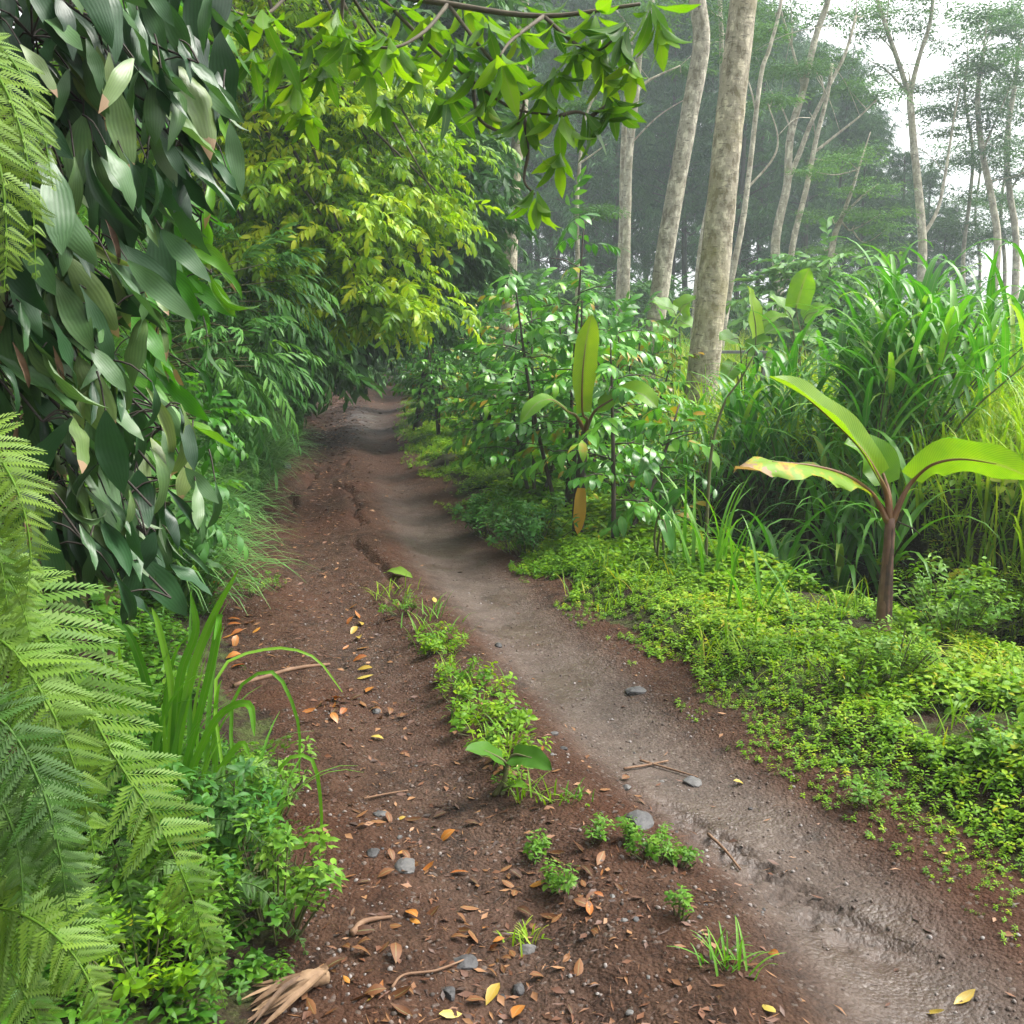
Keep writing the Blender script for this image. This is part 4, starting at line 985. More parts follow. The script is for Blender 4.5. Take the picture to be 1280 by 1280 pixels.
elephant(1375, 11, 1.0, 1.4, 16, 'elephant grass clump cut off by the right border', bl=(.7, 1.2), bw=(.02, .04), rb=.7)
elephant(868, 9.5, 1.35, .9, 20, 'small elephant grass clump at the foot of the thickest trunk', bl=(.5, .9), bw=(.02, .04), rb=.6)
elephant(775, 17, 1.7, 1.1, 16, 'upright grass clump between the slim trunks above the shrubs', bl=(.8, 1.2), bw=(.05, .08), rb=.5)

def blade_clump(name, label, base, n, lean, bend, L, wd, mat, az=None, R=.5, spread=.08, cat='grass clump', group=None, extra=None):
    t = tag_base = np.array(base, float)
    mb = MB(); k = n
    B = t+np.stack([rng.normal(0, spread, k), rng.normal(0, spread, k), np.zeros(k)], 1); B[:, 2] = H(B[:, 0], B[:, 1])-.01
    a = rng.uniform(0, 2*PI, k) if az is None else rng.normal(az[0], az[1], k)
    blades(mb, B, a, rng.uniform(*lean, k), rng.uniform(*bend, k), rng.uniform(*L, k), rng.uniform(*wd, k), np.clip(rng.normal(R, .17, k), 0, 1), 8, .25, 1.8)
    if extra is not None: extra(mb)
    o = mb.obj(name, M[mat], None, origin=t)
    return tag(o, label, cat, group)
blade_clump('grass_clump', 'arching long bladed grass leaning over the ditch by the sapling', gat(890, 720), 22, (.05, .4), (.6, 1.8), (.5, .95), (.014, .028), 'grass', R=.6, spread=.1)
blade_clump('grass_clump', 'long thin grass bending into the dark ditch left of the banana plant', gat(965, 770), 12, (.1, .5), (.8, 2.), (.4, .8), (.014, .024), 'grass', R=.5, spread=.12)
blade_clump('grass_clump', 'bright upright grass tuft at the right border past the ditch', gat(1250, 745), 30, (.02, .35), (.3, 1.3), (.25, .5), (.014, .028), 'grass', R=.8, spread=.12)
blade_clump('grass_clump', 'tall grass growing between the short coffee shrub and the trunk', gat(835, 640), 26, (.05, .4), (.6, 1.8), (.4, .8), (.014, .028), 'grass', R=.65, spread=.15)
blade_clump('grass_clump', 'pale straw bent grass at the right border below the ditch', gat(1255, 840), 16, (.7, 1.2), (.5, 1.2), (.25, .45), (.006, .012), 'fieldgrass', az=(3.0, .4), R=.95, spread=.06)

# sapling with a leaning stem beside the thickest trunk
def sapling():
    b = gat(882, 715); t = thing('sapling', 'thin leaning sapling stem in front of the thickest trunk', 'sapling', b)
    Y = b[1]; tk = MB()
    tube(tk, [b-(0, 0, .03), W(884, 640, Y), W(890, 560, Y), W(905, 505, Y), W(925, 475, Y), W(942, 445, Y)], [.013, .011, .008, .005], 7); tk.obj('stem', M['stem'], t)
    fl = MB()
    for px, py in ((942, 445), (930, 465), (915, 490), (900, 515), (893, 550), (948, 455)):
        for _ in range(2):
            d = rng.normal(0, .6, (1, 3))-np.array([[0, 0, .3]])
            place(fl, LF_COFFEE[rng.integers(0, 3)], basis(d, np.array([[0, -.3, 1.]]), [rng.uniform(.08, .13)]), W(px, py, Y)[None], [rng.random()])
    fl.obj('foliage', M['coffee'], t)
sapling()
def table():
    Y = 14.5; c = W(914, 440, Y); z0 = Hs(c[0], Y)
    t = thing('wooden_table', 'small weathered grey wooden table behind the thickest trunk', 'table', (c[0], Y, z0))
    def box(mb, x0, x1, y0, y1, za, zb):
        V = [(x, y, z) for z in (za, zb) for y in (y0, y1) for x in (x0, x1)]
        mb.add(V, [(0, 2, 3, 1), (4, 5, 7, 6), (0, 1, 5, 4), (2, 6, 7, 3), (0, 4, 6, 2), (1, 3, 7, 5)], None, None, rng.random())
    tp = MB()
    for k in range(4): box(tp, c[0]-.34, c[0]+.5, Y-.3+k*.15, Y-.165+k*.15, c[2]-.02, c[2]+.015+.002*k)
    tp.obj('tabletop', M['plank'], t, smooth=False)
    for sx in (-.28, .42):
        for sy in (-.22, .2):
            lg = MB(); box(lg, c[0]+sx-.03, c[0]+sx+.03, Y+sy-.03, Y+sy+.03, z0-.05, c[2]-.021); lg.obj('leg', M['plank'], t, smooth=False)
table()

# ------------------------------------------------------------------ shrubs in and past the ditch
def herb(px, py, label, h, w, n, mat='weed', R=.5, tpl=None, cat='plant', name='leafy_plant', s=(.06, .11)):
    b = gat(px, py) if py else np.array(px)
    t = thing(name, label, cat, b); st = MB(); fl = MB()
    for i in range(n):
        a = rng.uniform(0, 6.28); r = w*.5*math.sqrt(rng.random()); hh = h*rng.uniform(.5, 1.)*(1-.4*r/(w*.5+1e-6))
        e = b+np.array([math.cos(a)*r, math.sin(a)*r, 0]); e[2] = max(Hs(e[0], e[1]), b[2]-.1)+hh
        s0 = b+np.array([math.cos(a)*r*.4, math.sin(a)*r*.4, 0]); s0[2] = Hs(s0[0], s0[1])-.01
        tube(st, [s0, (s0+e)/2+(0, 0, .05*hh), e], [.004, .002], 4, 0, .5, 2, False)
        k = max(2, int(hh/.07))
        f = (np.arange(k)+1)/k
        P = s0+(e-s0)*f[:, None]
        put(fl, tpl or PL_WEED, P, rng.uniform(*s, k), np.clip(rng.normal(R, .15, k), 0, 1), tilt=.35)
    st.obj('stems', M['stem'], t); fl.obj('foliage', M[mat], t)
herb(1050, 725, 'dark leafy bush hanging over the ditch under the tall grass', .25, .8, 26, 'darkleaf', .4, s=(.05, .1))
herb(965, 690, 'dark leafy bush at the ditch edge under the left grass clump', .35, .8, 34, 'darkleaf', .4, s=(.07, .13))
herb(1190, 790, 'low leafy bush on the far ditch bank right of the banana stem', .4, .7, 40, 'weed', .55, s=(.06, .11))
herb(1250, 770, 'leafy bush on the far ditch bank at the right border', .45, .8, 44, 'cover', .6, s=(.06, .11))
herb(1165, 745, 'bright bushy herb behind the banana stem', .4, .8, 36, 'cover', .7, s=(.06, .1))
herb(1110, 850, 'knee high herb with slender stems at the foot of the banana plant', .28, .4, 34, 'weed', .75, s=(.05, .08))
herb(1060, 865, 'round tuft of small leaves in the verge left of the banana plant', .22, .4, 26, 'cover', .5, s=(.05, .08))
herb(1235, 950, 'low spreading weed on bare soil at the right border', .12, .3, 14, 'weed', .5, s=(.05, .08))
herb(612, 668, 'dark low bush where the verge bulges into the track', .35, .6, 30, 'bush', .5, s=(.07, .12))
herb(660, 690, 'dark leafy plant at the foot of the coffee shrubs', .4, .8, 36, 'bush', .45, s=(.07, .12))
def bank_shrub(px, py, Y, rad, n, label, mat, R, tpl, size):
    p = W(px, py, Y); x = p[0]
    for k in range(60):
        if Hs(x, Y) > p[2]-.25: break
        x -= .05
    b = np.array([x, Y, Hs(x, Y)-.03]); t = thing('leafy_shrub', label, 'shrub', b)
    st = MB(); fl = MB()
    q = p+norm(rng.normal(0, 1, (n, 3)))*rng.random((n, 1))**.4*np.array([rad, rad*.7, rad])
    d = norm(q-p)+np.array([.45, -.45, -.1])+rng.normal(0, .3, (n, 3))
    for k in range(10): tube(st, [b+rng.normal(0, .03, 3)*(1, 1, 0), (b+q[k])/2+(0, 0, .08), q[k]], [.010, .004], 5, 0, .5, 3, False)
    pick = rng.integers(0, len(tpl), n); Mx = basis(d, np.tile((0, 0, 1.), (n, 1))+rng.normal(0, .25, (n, 3)), rng.uniform(*size, n)); Rr = np.clip(rng.normal(R, .16, n), 0, .95)
    for k in range(len(tpl)):
        s = pick == k
        if s.any(): place(fl, tpl[k], Mx[s], q[s], Rr[s])
    st.obj('stems', M['stem'], t); fl.obj('foliage', M[mat], t)
TW_BROAD = [twig_tpl(LF_COFFEE, 9, 1., .5, 60, .9, .25, .14) for _ in range(3)]
for a in ((285, 445, 7.4, .34, 46, 'fine leafy shrub on the bank just right of the glossy broad leaves', 'bush', .6, TW_HANG, (.25, .4)),
          (290, 505, 9.0, .36, 44, 'drooping narrow leaved shrub above the long bank grass', 'bankgrass', .45, TW_HANG, (.35, .5)),
          (250, 525, 5.6, .18, 30, 'small leafy shrub at the foot of the bright broad leaves', 'wallbright', .5, TW_BROAD, (.14, .22)),
          (318, 435, 10.5, .45, 46, 'hanging dark shrub on the upper bank under the lime crown', 'bush', .5, TW_HANG, (.4, .55)),
          (300, 375, 8.5, .5, 54, 'shrub coloured dark for shade between the broad leaves and the lime crown', 'darkleaf', .5, TW_HANG, (.35, .5)),  # shade below the crown put into the dark leaf colour
          (368, 405, 15, .6, 50, 'pale drooping shrub hanging from the bank below the lime crown', 'bush', .65, TW_HANG, (.5, .8)),
          (238, 625, 4.6, .17, 26, 'low leafy shrub behind the lowest hanging leaves', 'bankgrass', .5, TW_BROAD, (.12, .19))): bank_shrub(*a)
# left foreground herbs
herb(345, 1165, 'bushy herb with pale pointed leaves at the left track edge', .34, .34, 26, 'weed', .55, s=(.055, .09))
herb(280, 1120, 'dark leafy herb under the ferns on the left', .4, .4, 26, 'bush', .6, s=(.06, .1))
herb(230, 1180, 'low leafy herb under the drooping fern frond', .28, .35, 20, 'weed', .5, s=(.05, .09))
herb(335, 1020, 'upright herb beside the tall grass on the left track edge', .3, .35, 22, 'weed', .6, s=(.05, .085))
herb(180, 1235, 'low bright herb at the bottom left corner', .2, .35, 16, 'cover', .45, s=(.05, .08))
herb(420, 480, 'feathery bright bush on the corner of the far left bank', .9, 1.8, 60, 'bankgrass', .6, s=(.15, .28))
herb(385, 470, 'second feathery bush higher on the far left bank', 1.2, 1.8, 60, 'bankgrass', .45, s=(.15, .28))

# ------------------------------------------------------------------ hanging broad leaved plants, left foreground
def wall_plant(px, py, Y, n, spread, label, mat='wall', L=(.11, .26), R=.5, dirx=.35, dry=0):
    c = W(px, py, Y)
    # root on the bank behind the leaves
    rx = c[0]-.55
    for k in range(30):
        if Hs(rx, Y+.15) > c[2]+.15 or rx < -3.2: break
        rx -= .06
    root = np.array([rx, Y+.15, Hs(rx, Y+.15)])
    t = thing('hanging_leaf_plant', label, 'plant', root)
    st = MB(); fl = MB(); df = MB()
    nst = max(2, n//7); ends = []
    for s in range(nst):
        e = c+np.array([rng.normal(0, spread[0]*.6), rng.normal(0, .12), rng.normal(0, spread[1]*.6)+.05])
        mid = (root+e)/2+np.array([0, 0, .18])
        tube(st, [root+rng.normal(0, .03, 3), mid, e], [.009, .006, .003], 5, 0, .0, 4, False); ends.append(catmull([root, mid, e], 6))
    P = []; D = []; NN = []; S = []
    for i in range(n):
        q = c+np.array([rng.uniform(-1, 1)*spread[0], rng.normal(0, .10), rng.uniform(-1, 1)*spread[1]])
        d = np.array([rng.normal(dirx, .28), rng.normal(-.15, .28), -rng.uniform(.45, 1.1)])
        s = rng.uniform(*L)
        P.append(q-norm(d)*s*.5+(0, 0, .03)); D.append(d); NN.append((rng.normal(.35, .5), rng.normal(-.7, .35), rng.uniform(.1, .9))); S.append(s)
        e = min((e[-1] for e in ends), key=lambda w: np.linalg.norm(w-P[-1]))
        if np.linalg.norm(e-P[-1]) > .13: e = P[-1]-norm(d)*.07+np.array([-.03, .05, .02])
        tube(st, [e, (e+P[-1])/2+(0, 0, .015), P[-1]], [.0028, .002], 4, 0, .05, 2, False)
    P, D, NN, S = map(np.array, (P, D, NN, S))
    pick = rng.integers(0, len(LF_WALL), n); Mx = basis(D, NN, S, S*rng.uniform(.75, 1.3, n))
    Rr = np.clip(rng.normal(R, .27, n), 0, 1)
    for k in range(len(LF_WALL)):
        s = pick == k
        if s.any(): place(fl, LF_WALL[k], Mx[s], P[s], Rr[s])
    st.obj('stems', M['darkstem'], t); fl.obj('foliage', M[mat], t)
    if dry:
        for i in range(dry):
            q = c+np.array([rng.uniform(-1, 1)*spread[0]*.6, -.16, rng.uniform(-1, 1)*spread[1]*.7])
            place(df, LF_WALL[3], basis(np.array([[rng.normal(.1, .3), -.2, -1.]]), np.array([[.4, -.8, .3]])+rng.normal(0, .4, (1, 3)), [.12], [.10]), q[None], [rng.random()])
        df.obj('withered_leaves', M['husk'], t)
WP = [  # lower tone on the upper plants puts their shade into the leaf colour
    (40, 30, 2.35, 22, (.18, .18), 'dark blue green hanging leaves, plant at the top left corner', .30, 0),
    (130, 60, 2.45, 22, (.16, .18), 'drooping leaves of the plant second from the top left corner', .35, 0),
    (210, 50, 2.7, 18, (.16, .16), 'hanging leaves coloured dark for shade beside the light lime foliage at the top', .25, 0),
    (70, 190, 2.4, 22, (.17, .16), 'long dark drooping leaves right of the upper fern', .35, 0),
    (170, 170, 2.55, 22, (.17, .17), 'silvery drooping leaves in the middle of the upper wall', .5, 0),
    (235, 200, 2.8, 18, (.15, .16), 'dark pointed leaves hanging at the right edge of the upper wall', .3, 0),
    (60, 330, 2.35, 20, (.16, .15), 'pale streaked hanging leaves just below the upper fern', .55, 1),
    (160, 320, 2.5, 22, (.17, .16), 'folded grey green leaves with a pale yellow one among them', .55, 1),
    (40, 450, 2.3, 18, (.14, .15), 'hanging leaves with brown dried tips at the left border', .6, 2),
    (120, 460, 2.45, 24, (.17, .16), 'longest drooping leaves with tan scorched tips', .6, 2),
    (90, 590, 2.4, 20, (.15, .15), 'grey leaves with pale blotches, above the dark hollow', .55, 1),
    (185, 610, 2.6, 22, (.15, .16), 'broad drooping leaves leaning toward the track', .6, 0),
    (120, 710, 2.45, 18, (.16, .12), 'dusky brown green leaves lowest on the left wall', .35, 1),
    (190, 700, 2.55, 14, (.12, .12), 'hanging leaves just above the tall grass', .5, 0)]
for px, py, Y, n, sp, lab, R, dry in WP: wall_plant(px-14, py, Y, int(n*1.9), sp, lab, R=R, dry=dry)
for px, py, Y, n, sp, lab in (
    (250, 330, 3.4, 22, (.15, .2), 'broad leaves coloured bright for the light they catch, upper plant behind the wall'),
    (230, 430, 3.3, 24, (.16, .18), 'glossy bright broad leaves spreading right, middle plant behind the wall'),
    (215, 540, 3.2, 18, (.14, .15), 'bright broad leaves above the bank grass, lowest plant behind the wall'),
    (255, 120, 3.5, 16, (.16, .2), 'bright broad leaves below the leafy branch, topmost plant behind the wall'),
    (205, 30, 3.3, 12, (.2, .12), 'wide bright leaves at the top border above the dark wall')):
    wall_plant(px-20, py, Y, n, sp, lab, 'wallbright', (.17, .26), .5, .75)

# ------------------------------------------------------------------ ferns
def pinna_tpl(n=13):
    V = []; Q = []; U = []
    for i in range(n):
        t = (i+.3)/n; L = .19*(1-t)**.65+.015; wd = .5/n*1.2
        for s in (-1, 1):
            k = len(V); f = .06
            V += [(0, t-wd, 0), (s*L*.55, t-wd*.85+f, .012), (s*L, t+f*1.8, -.02), (s*L*.62, t+wd*1.3+f, .012)]; Q.append((k, k+1, k+2, k+3)); U += [(.5, t), (.7, t), (1, t), (.7, t)]
    k = len(V); V += [(-.008, 0, .004), (.008, 0, .004), (.002, 1, .0), (-.002, 1, 0)]; Q.append((k, k+1, k+2, k+3)); U += [(.5, 0), (.5, 0), (.5, 1), (.5, 1)]
    return (np.array(V), np.array(Q), E3, np.array(U), np.zeros(len(V)))
PIN = []
for cv in (.25, .5, .8):
    v, q, t_, u, r = pinna_tpl(); v = v.copy(); v[:, 2] -= cv*.5*v[:, 1]**2; PIN.append((v, q, t_, u, r))
def frond(pts, width, nrm, parent, mat, n=30, R=.5, droop=.2):
    n = int(n*.85)
    P = catmull(pts, 12); T = norm(np.gradient(P, axis=0)); L = len(P)
    mb = MB(); PP = []; DD = []; NN = []; SS = []; RR = []
    for i in range(n):
        t = (i+.5)/n; k = t*(L-1); a = int(k); b = min(a+1, L-1); f = k-a
        p = P[a]*(1-f)+P[b]*f; d = T[a]; X = norm(np.cross(d, nrm)); Z = np.cross(X, d)
        ln = width*(min(1, t*5+.25))*(1-t**1.6)**.9+.006
        for s in (-1, 1):
            if rng.random() < .05: continue
            PP.append(p+d*rng.normal(0, .004)); DD.append(X*s+d*(.35+.3*t)-np.array([0, 0, droop])+rng.normal(0, .11, 3)); NN.append(Z+rng.normal(0, .25, 3)); SS.append(ln*rng.uniform(.72, 1.12)); RR.append(R+rng.normal(0, .1))
    PP, DD, NN, SS = map(np.array, (PP, DD, NN, SS))
    pick = rng.integers(0, 3, len(PP)); sw = SS*.85+.026
    Mx = basis(DD, NN, SS, sw)
    for q in range(3):
        s = pick == q; place(mb, PIN[q], Mx[s], PP[s], np.array(RR)[s])
    tube(mb, pts, [.0028, .002, .0008], 5, 0, .6, 8, False)
    return mb.obj('frond', M[mat], parent)
def fern(label, base, fronds, mat='fern', R=.5):
    t = thing('fern', label, 'fern', base)
    for f in fronds:
        pts = [W(*q) for q in f[0]]
        frond(pts, f[1], np.array(f[2], float), t, mat, f[3] if len(f) > 3 else 30, np.clip(R+rng.normal(0, .12), 0, 1))
def bankpt(px, py, Y):
    p = W(px, py, Y); x = p[0]
    for k in range(60):
        if Hs(x, Y) >= p[2]-.02: break
        x -= .04
    return (x, Y, Hs(x, Y))
FN = (.35, -.75, .55)
fern('pale green fern hanging at the left border, highest of the ferns', bankpt(-60, 60, 1.75),
     [([(-70, 40, 1.8), (-10, 85, 1.75), (25, 160, 1.7), (40, 250, 1.68), (45, 350, 1.66)], .075, FN, 26), ([(-70, 60, 1.75), (-30, 120, 1.7), (0, 210, 1.65), (8, 300, 1.63), (5, 360, 1.62)], .085, FN, 26),
      ([(-60, 30, 1.8), (10, 70, 1.8), (50, 150, 1.78), (66, 235, 1.76)], .05, FN, 22)], R=.75)
fern('pale green fern arching at the left border below the brown tipped leaves', bankpt(-80, 560, 1.6),
     [([(-80, 540, 1.7), (-20, 555, 1.65), (20, 610, 1.6), (38, 690, 1.58), (30, 770, 1.56)], .08, FN, 26), ([(-90, 600, 1.65), (-40, 620, 1.6), (-5, 680, 1.57), (10, 760, 1.55)], .08, FN, 24), ([(-80, 660, 1.65), (-20, 680, 1.6), (20, 740, 1.57), (40, 800, 1.55)], .07, FN, 24)], R=.7)
fern('largest fern, one frond drooping diagonally across the lower left', bankpt(-90, 800, 1.6),
     [([(-90, 700, 1.72), (10, 735, 1.68), (80, 830, 1.65), (140, 940, 1.62), (195, 1025, 1.6), (235, 1110, 1.6), (262, 1190, 1.6), (282, 1262, 1.62)], .135, FN, 46), ([(-90, 780, 1.6), (0, 800, 1.55), (60, 880, 1.5), (100, 980, 1.48), (120, 1080, 1.46)], .11, FN, 34),
      ([(-90, 760, 1.72), (20, 790, 1.7), (90, 870, 1.7), (140, 960, 1.7)], .09, FN, 28)], R=.6)
fern('deep green fern with several fronds along the left border', bankpt(-90, 940, 1.5),
     [([(-80, 880, 1.5), (0, 900, 1.45), (50, 980, 1.42), (75, 1070, 1.4), (85, 1150, 1.4)], .1, FN, 30), ([(-80, 960, 1.45), (-20, 970, 1.42), (20, 1050, 1.4), (30, 1140, 1.38)], .09, FN, 28), ([(-60, 900, 1.6), (60, 930, 1.6), (120, 1010, 1.6), (160, 1110, 1.6), (170, 1190, 1.6)], .09, FN, 30),
      ([(-80, 1000, 1.5), (30, 1030, 1.5), (90, 1100, 1.5), (115, 1190, 1.5)], .09, FN, 30)], 'ferndark', .6)
fern('yellow green fern in the bottom left corner', bankpt(-60, 1130, 1.5),
     [([(-60, 1130, 1.5), (20, 1140, 1.45), (80, 1180, 1.42), (115, 1235, 1.4), (135, 1300, 1.4)], .095, FN, 32), ([(-60, 1180, 1.45), (0, 1200, 1.42), (40, 1260, 1.4), (60, 1330, 1.4)], .09, FN, 28), ([(-60, 1080, 1.55), (40, 1090, 1.55), (120, 1150, 1.55), (170, 1230, 1.55)], .07, FN, 28)], 'fern', .65)
g = gat(215, 1090)
fern('small fern behind the tall grass beside the track', g,
     [([(225, 1080, g[1]), (235, 1010, g[1]), (270, 975, g[1]), (330, 960, g[1]), (375, 1000, g[1])], .075, (.1, -.4, 1), 24), ([(220, 1080, g[1]), (210, 1010, g[1]-.05), (180, 985, g[1]-.1), (140, 1000, g[1]-.15)], .07, (0, -.5, 1), 22), ([(220, 1085, g[1]), (250, 1030, g[1]-.1), (300, 1030, g[1]-.15), (345, 1075, g[1]-.2)], .065, (.1, -.5, 1), 22)], 'ferndark', .6)
g = gat(270, 1180)
fern('small dark fern leaning onto the track edge', g,
     [([(272, 1170, g[1]), (290, 1110, g[1]), (325, 1110, g[1]), (360, 1150, g[1]), (385, 1195, g[1])], .06, (.1, -.5, 1), 24), ([(268, 1170, g[1]), (255, 1100, g[1]), (215, 1080, g[1]-.05), (180, 1110, g[1]-.1)], .06, (0, -.5, 1), 22)], 'ferndark', .5)

# tall grass at the foot of the wall
g = gat(190, 1000)
def px_blades(lst, Y, wd, R):
    def f(mb):
        for pts in lst:
            P = [W(px, py, Y+dy) for px, py, dy in pts]
            big_leaf(mb, P, wd*rng.uniform(.8, 1.15), (rng.normal(.1, .2), -.7, .6), .2, float(np.clip(R+rng.normal(0, .15), 0, 1)), .0, 14, .45, base=.3)
    return f
Yg = g[1]
blade_clump('grass_clump', 'tall bright broad bladed grass below the hanging leaves on the left', g, 26, (.0, .35), (.4, 1.6), (.35, .75), (.012, .026), 'grass', az=(.2, 1.2), R=.6, spread=.09,
    extra=px_blades([[(215, 980, 0), (235, 860, 0), (262, 780, 0), (298, 712, 0)], [(205, 980, 0), (190, 880, -.05), (165, 800, -.1), (140, 770, -.1)], [(210, 985, 0), (215, 870, 0), (200, 790, 0), (190, 760, 0)], [(225, 985, 0), (260, 850, 0), (275, 770, 0), (268, 800, -.1)],
                     [(230, 985, 0), (270, 900, 0), (310, 880, -.05), (318, 920, -.1)], [(165, 990, -.1), (155, 870, -.1), (148, 800, -.1)], [(240, 1040, -.1), (265, 980, -.1), (300, 930, -.1), (312, 945, -.12)], [(215, 980, 0), (225, 850, 0), (245, 790, 0), (238, 740, 0)]], Yg, .024, .6))
g = gat(300, 1060)
blade_clump('grass_clump', 'thin grass with long blades arching out over the track', g, 12, (.1, .5), (.8, 2.), (.25, .5), (.008, .016), 'grass', az=(.1, .9), R=.6, spread=.07,
    extra=px_blades([[(285, 1010, .1), (270, 850, .3), (330, 812, .4), (390, 820, .4), (428, 865, .4)], [(300, 1030, 0), (290, 880, .2), (340, 840, .2), (372, 900, .2), (374, 970, .2)], [(330, 1060, 0), (350, 960, 0), (390, 950, 0), (402, 1020, 0), (398, 1085, 0)], [(310, 1060, 0), (330, 1000, 0), (335, 1030, -.05), (338, 1100, -.1), (330, 1140, -.12)]], g[1], .009, .7))

# ------------------------------------------------------------------ things lying on the track
FL = [leaf_tpl(4, w, .45, f, d, .2, 0, .9, tw) for w, f, d, tw in ((.45, .35, .5, .3), (.38, .5, -.6, -.5), (.5, .2, .9, .6), (.42, -.3, .4, .2))]
def mesh_of(tpl, nm):
    mb = MB(); place(mb, tpl, np.eye(3)[None], np.zeros((1, 3)), [.5]); return mb
LEAFMESH = {}
for key in ('litter_o', 'litter_y', 'litter_b'):
    LEAFMESH[key] = []
    for i, t in enumerate(FL):
        mb = MB(); v = t[0].copy(); v[:, 1] -= .4; v[:, 2] -= v[:, 2].min()
        place(mb, (v, t[1], t[2], t[3], t[4]), np.eye(3)[None], np.zeros((1, 3)), [.15+.23*i]); me = mb.mesh('fallen_leaf'); me.materials.append(M[key]); LEAFMESH[key].append(me)
INFO = {'litter_o': ('fallen orange leaf lying loose on the brown track', 'orange leaves fallen on the track'), 'litter_y': ('fallen yellow leaf lying loose on the brown track', 'yellow leaves fallen on the track'), 'litter_b': ('curled brown dead leaf lying on the track soil', 'brown dead leaves on the track')}
def drop_leaf(key, p, s, label=None):
    o = bpy.data.objects.new('fallen_leaf', random.choice(LEAFMESH[key])); C.objects.link(o)
    o.location = (p[0], p[1], p[2]+.003); o.rotation_euler = (random.gauss(0, .25), random.gauss(0, .25), random.uniform(0, 6.28)); o.scale = (s, s, s*random.uniform(.7, 1.2))
    tag(o, label or INFO[key][0], 'leaf', None if label else INFO[key][1]); return o
def pxleaf(key, px, py, s, label=None): drop_leaf(key, gat(px, py), s, label)
for px, py in ((442, 760), (447, 772), (443, 790), (449, 801), (455, 812), (452, 826), (458, 838), (440, 778), (450, 783), (455, 850), (463, 866)): pxleaf('litter_o' if random.random() < .6 else 'litter_y', px, py, .085)
for q in range(26): pxleaf(random.choice(['litter_o', 'litter_b', 'litter_o']), 255+random.gauss(12, 10), 705+random.gauss(12, 18), .09)
for q in range(20): pxleaf(random.choice(['litter_o', 'litter_b']), 290+random.gauss(0, 14), 790+random.gauss(0, 22), .08)
for q in range(12): pxleaf(random.choice(['litter_o', 'litter_b']), 415+random.gauss(0, 14), 885+random.gauss(0, 7), .07)
for q in range(8): pxleaf('litter_b', 480+random.gauss(0, 9), 893+random.gauss(0, 7), .065)
pxleaf('litter_y', 1203, 1256, .075, 'clean yellow leaf lying on the wet right rut near the bottom')
pxleaf('litter_y', 1165, 1272, .07, 'cupped yellow leaf beside the clean yellow one at the bottom edge')
pxleaf('litter_y', 962, 1270, .06, 'pale whitish leaf at the bottom edge of the track')
pxleaf('litter_y', 618, 1252, .075, 'folded yellow leaf at the bottom middle of the track')
pxleaf('litter_y', 560, 1272, .07, 'yellow green leaf standing up at the bottom edge')
pxleaf('litter_o', 968, 1200, .04, 'small orange leaf on the slope beside the right rut')
pxleaf('litter_y', 922, 982, .045, 'thin yellow leaf in the middle of the right rut')
pxleaf('litter_y', 1186, 1073, .04, 'lone yellow leaf at the right side of the right rut')
n = 0; DR = [(690, 1045), (720, 1080), (520, 1075), (450, 1170), (430, 1200), (640, 1100), (770, 1160), (600, 1210), (470, 1250), (700, 1250), (560, 1160), (480, 1040), (690, 930), (420, 1240), (740, 1120), (330, 700), (640, 960), (560, 770)]
while n < 165:
    py = random.choice([random.uniform(1000, 1275), random.uniform(860, 1275), random.uniform(700, 1000)]); px = random.uniform(395, 900) if py > 880 else random.uniform(290, 640)
    if n % 3: px, py = DR[n % len(DR)][0]+random.gauss(0, 26), min(1276, DR[n % len(DR)][1]+random.gauss(0, 16))
    p = gat(px, py); l, r, m = track(np.array([p[1]]))
    if p[0] < l[0] or p[0] > m[0]+.35: continue
    k = random.choices(['litter_b', 'litter_o', 'litter_y'], [.78, .17, .05])[0]
    drop_leaf(k, p, random.uniform(.02, .075)); n += 1
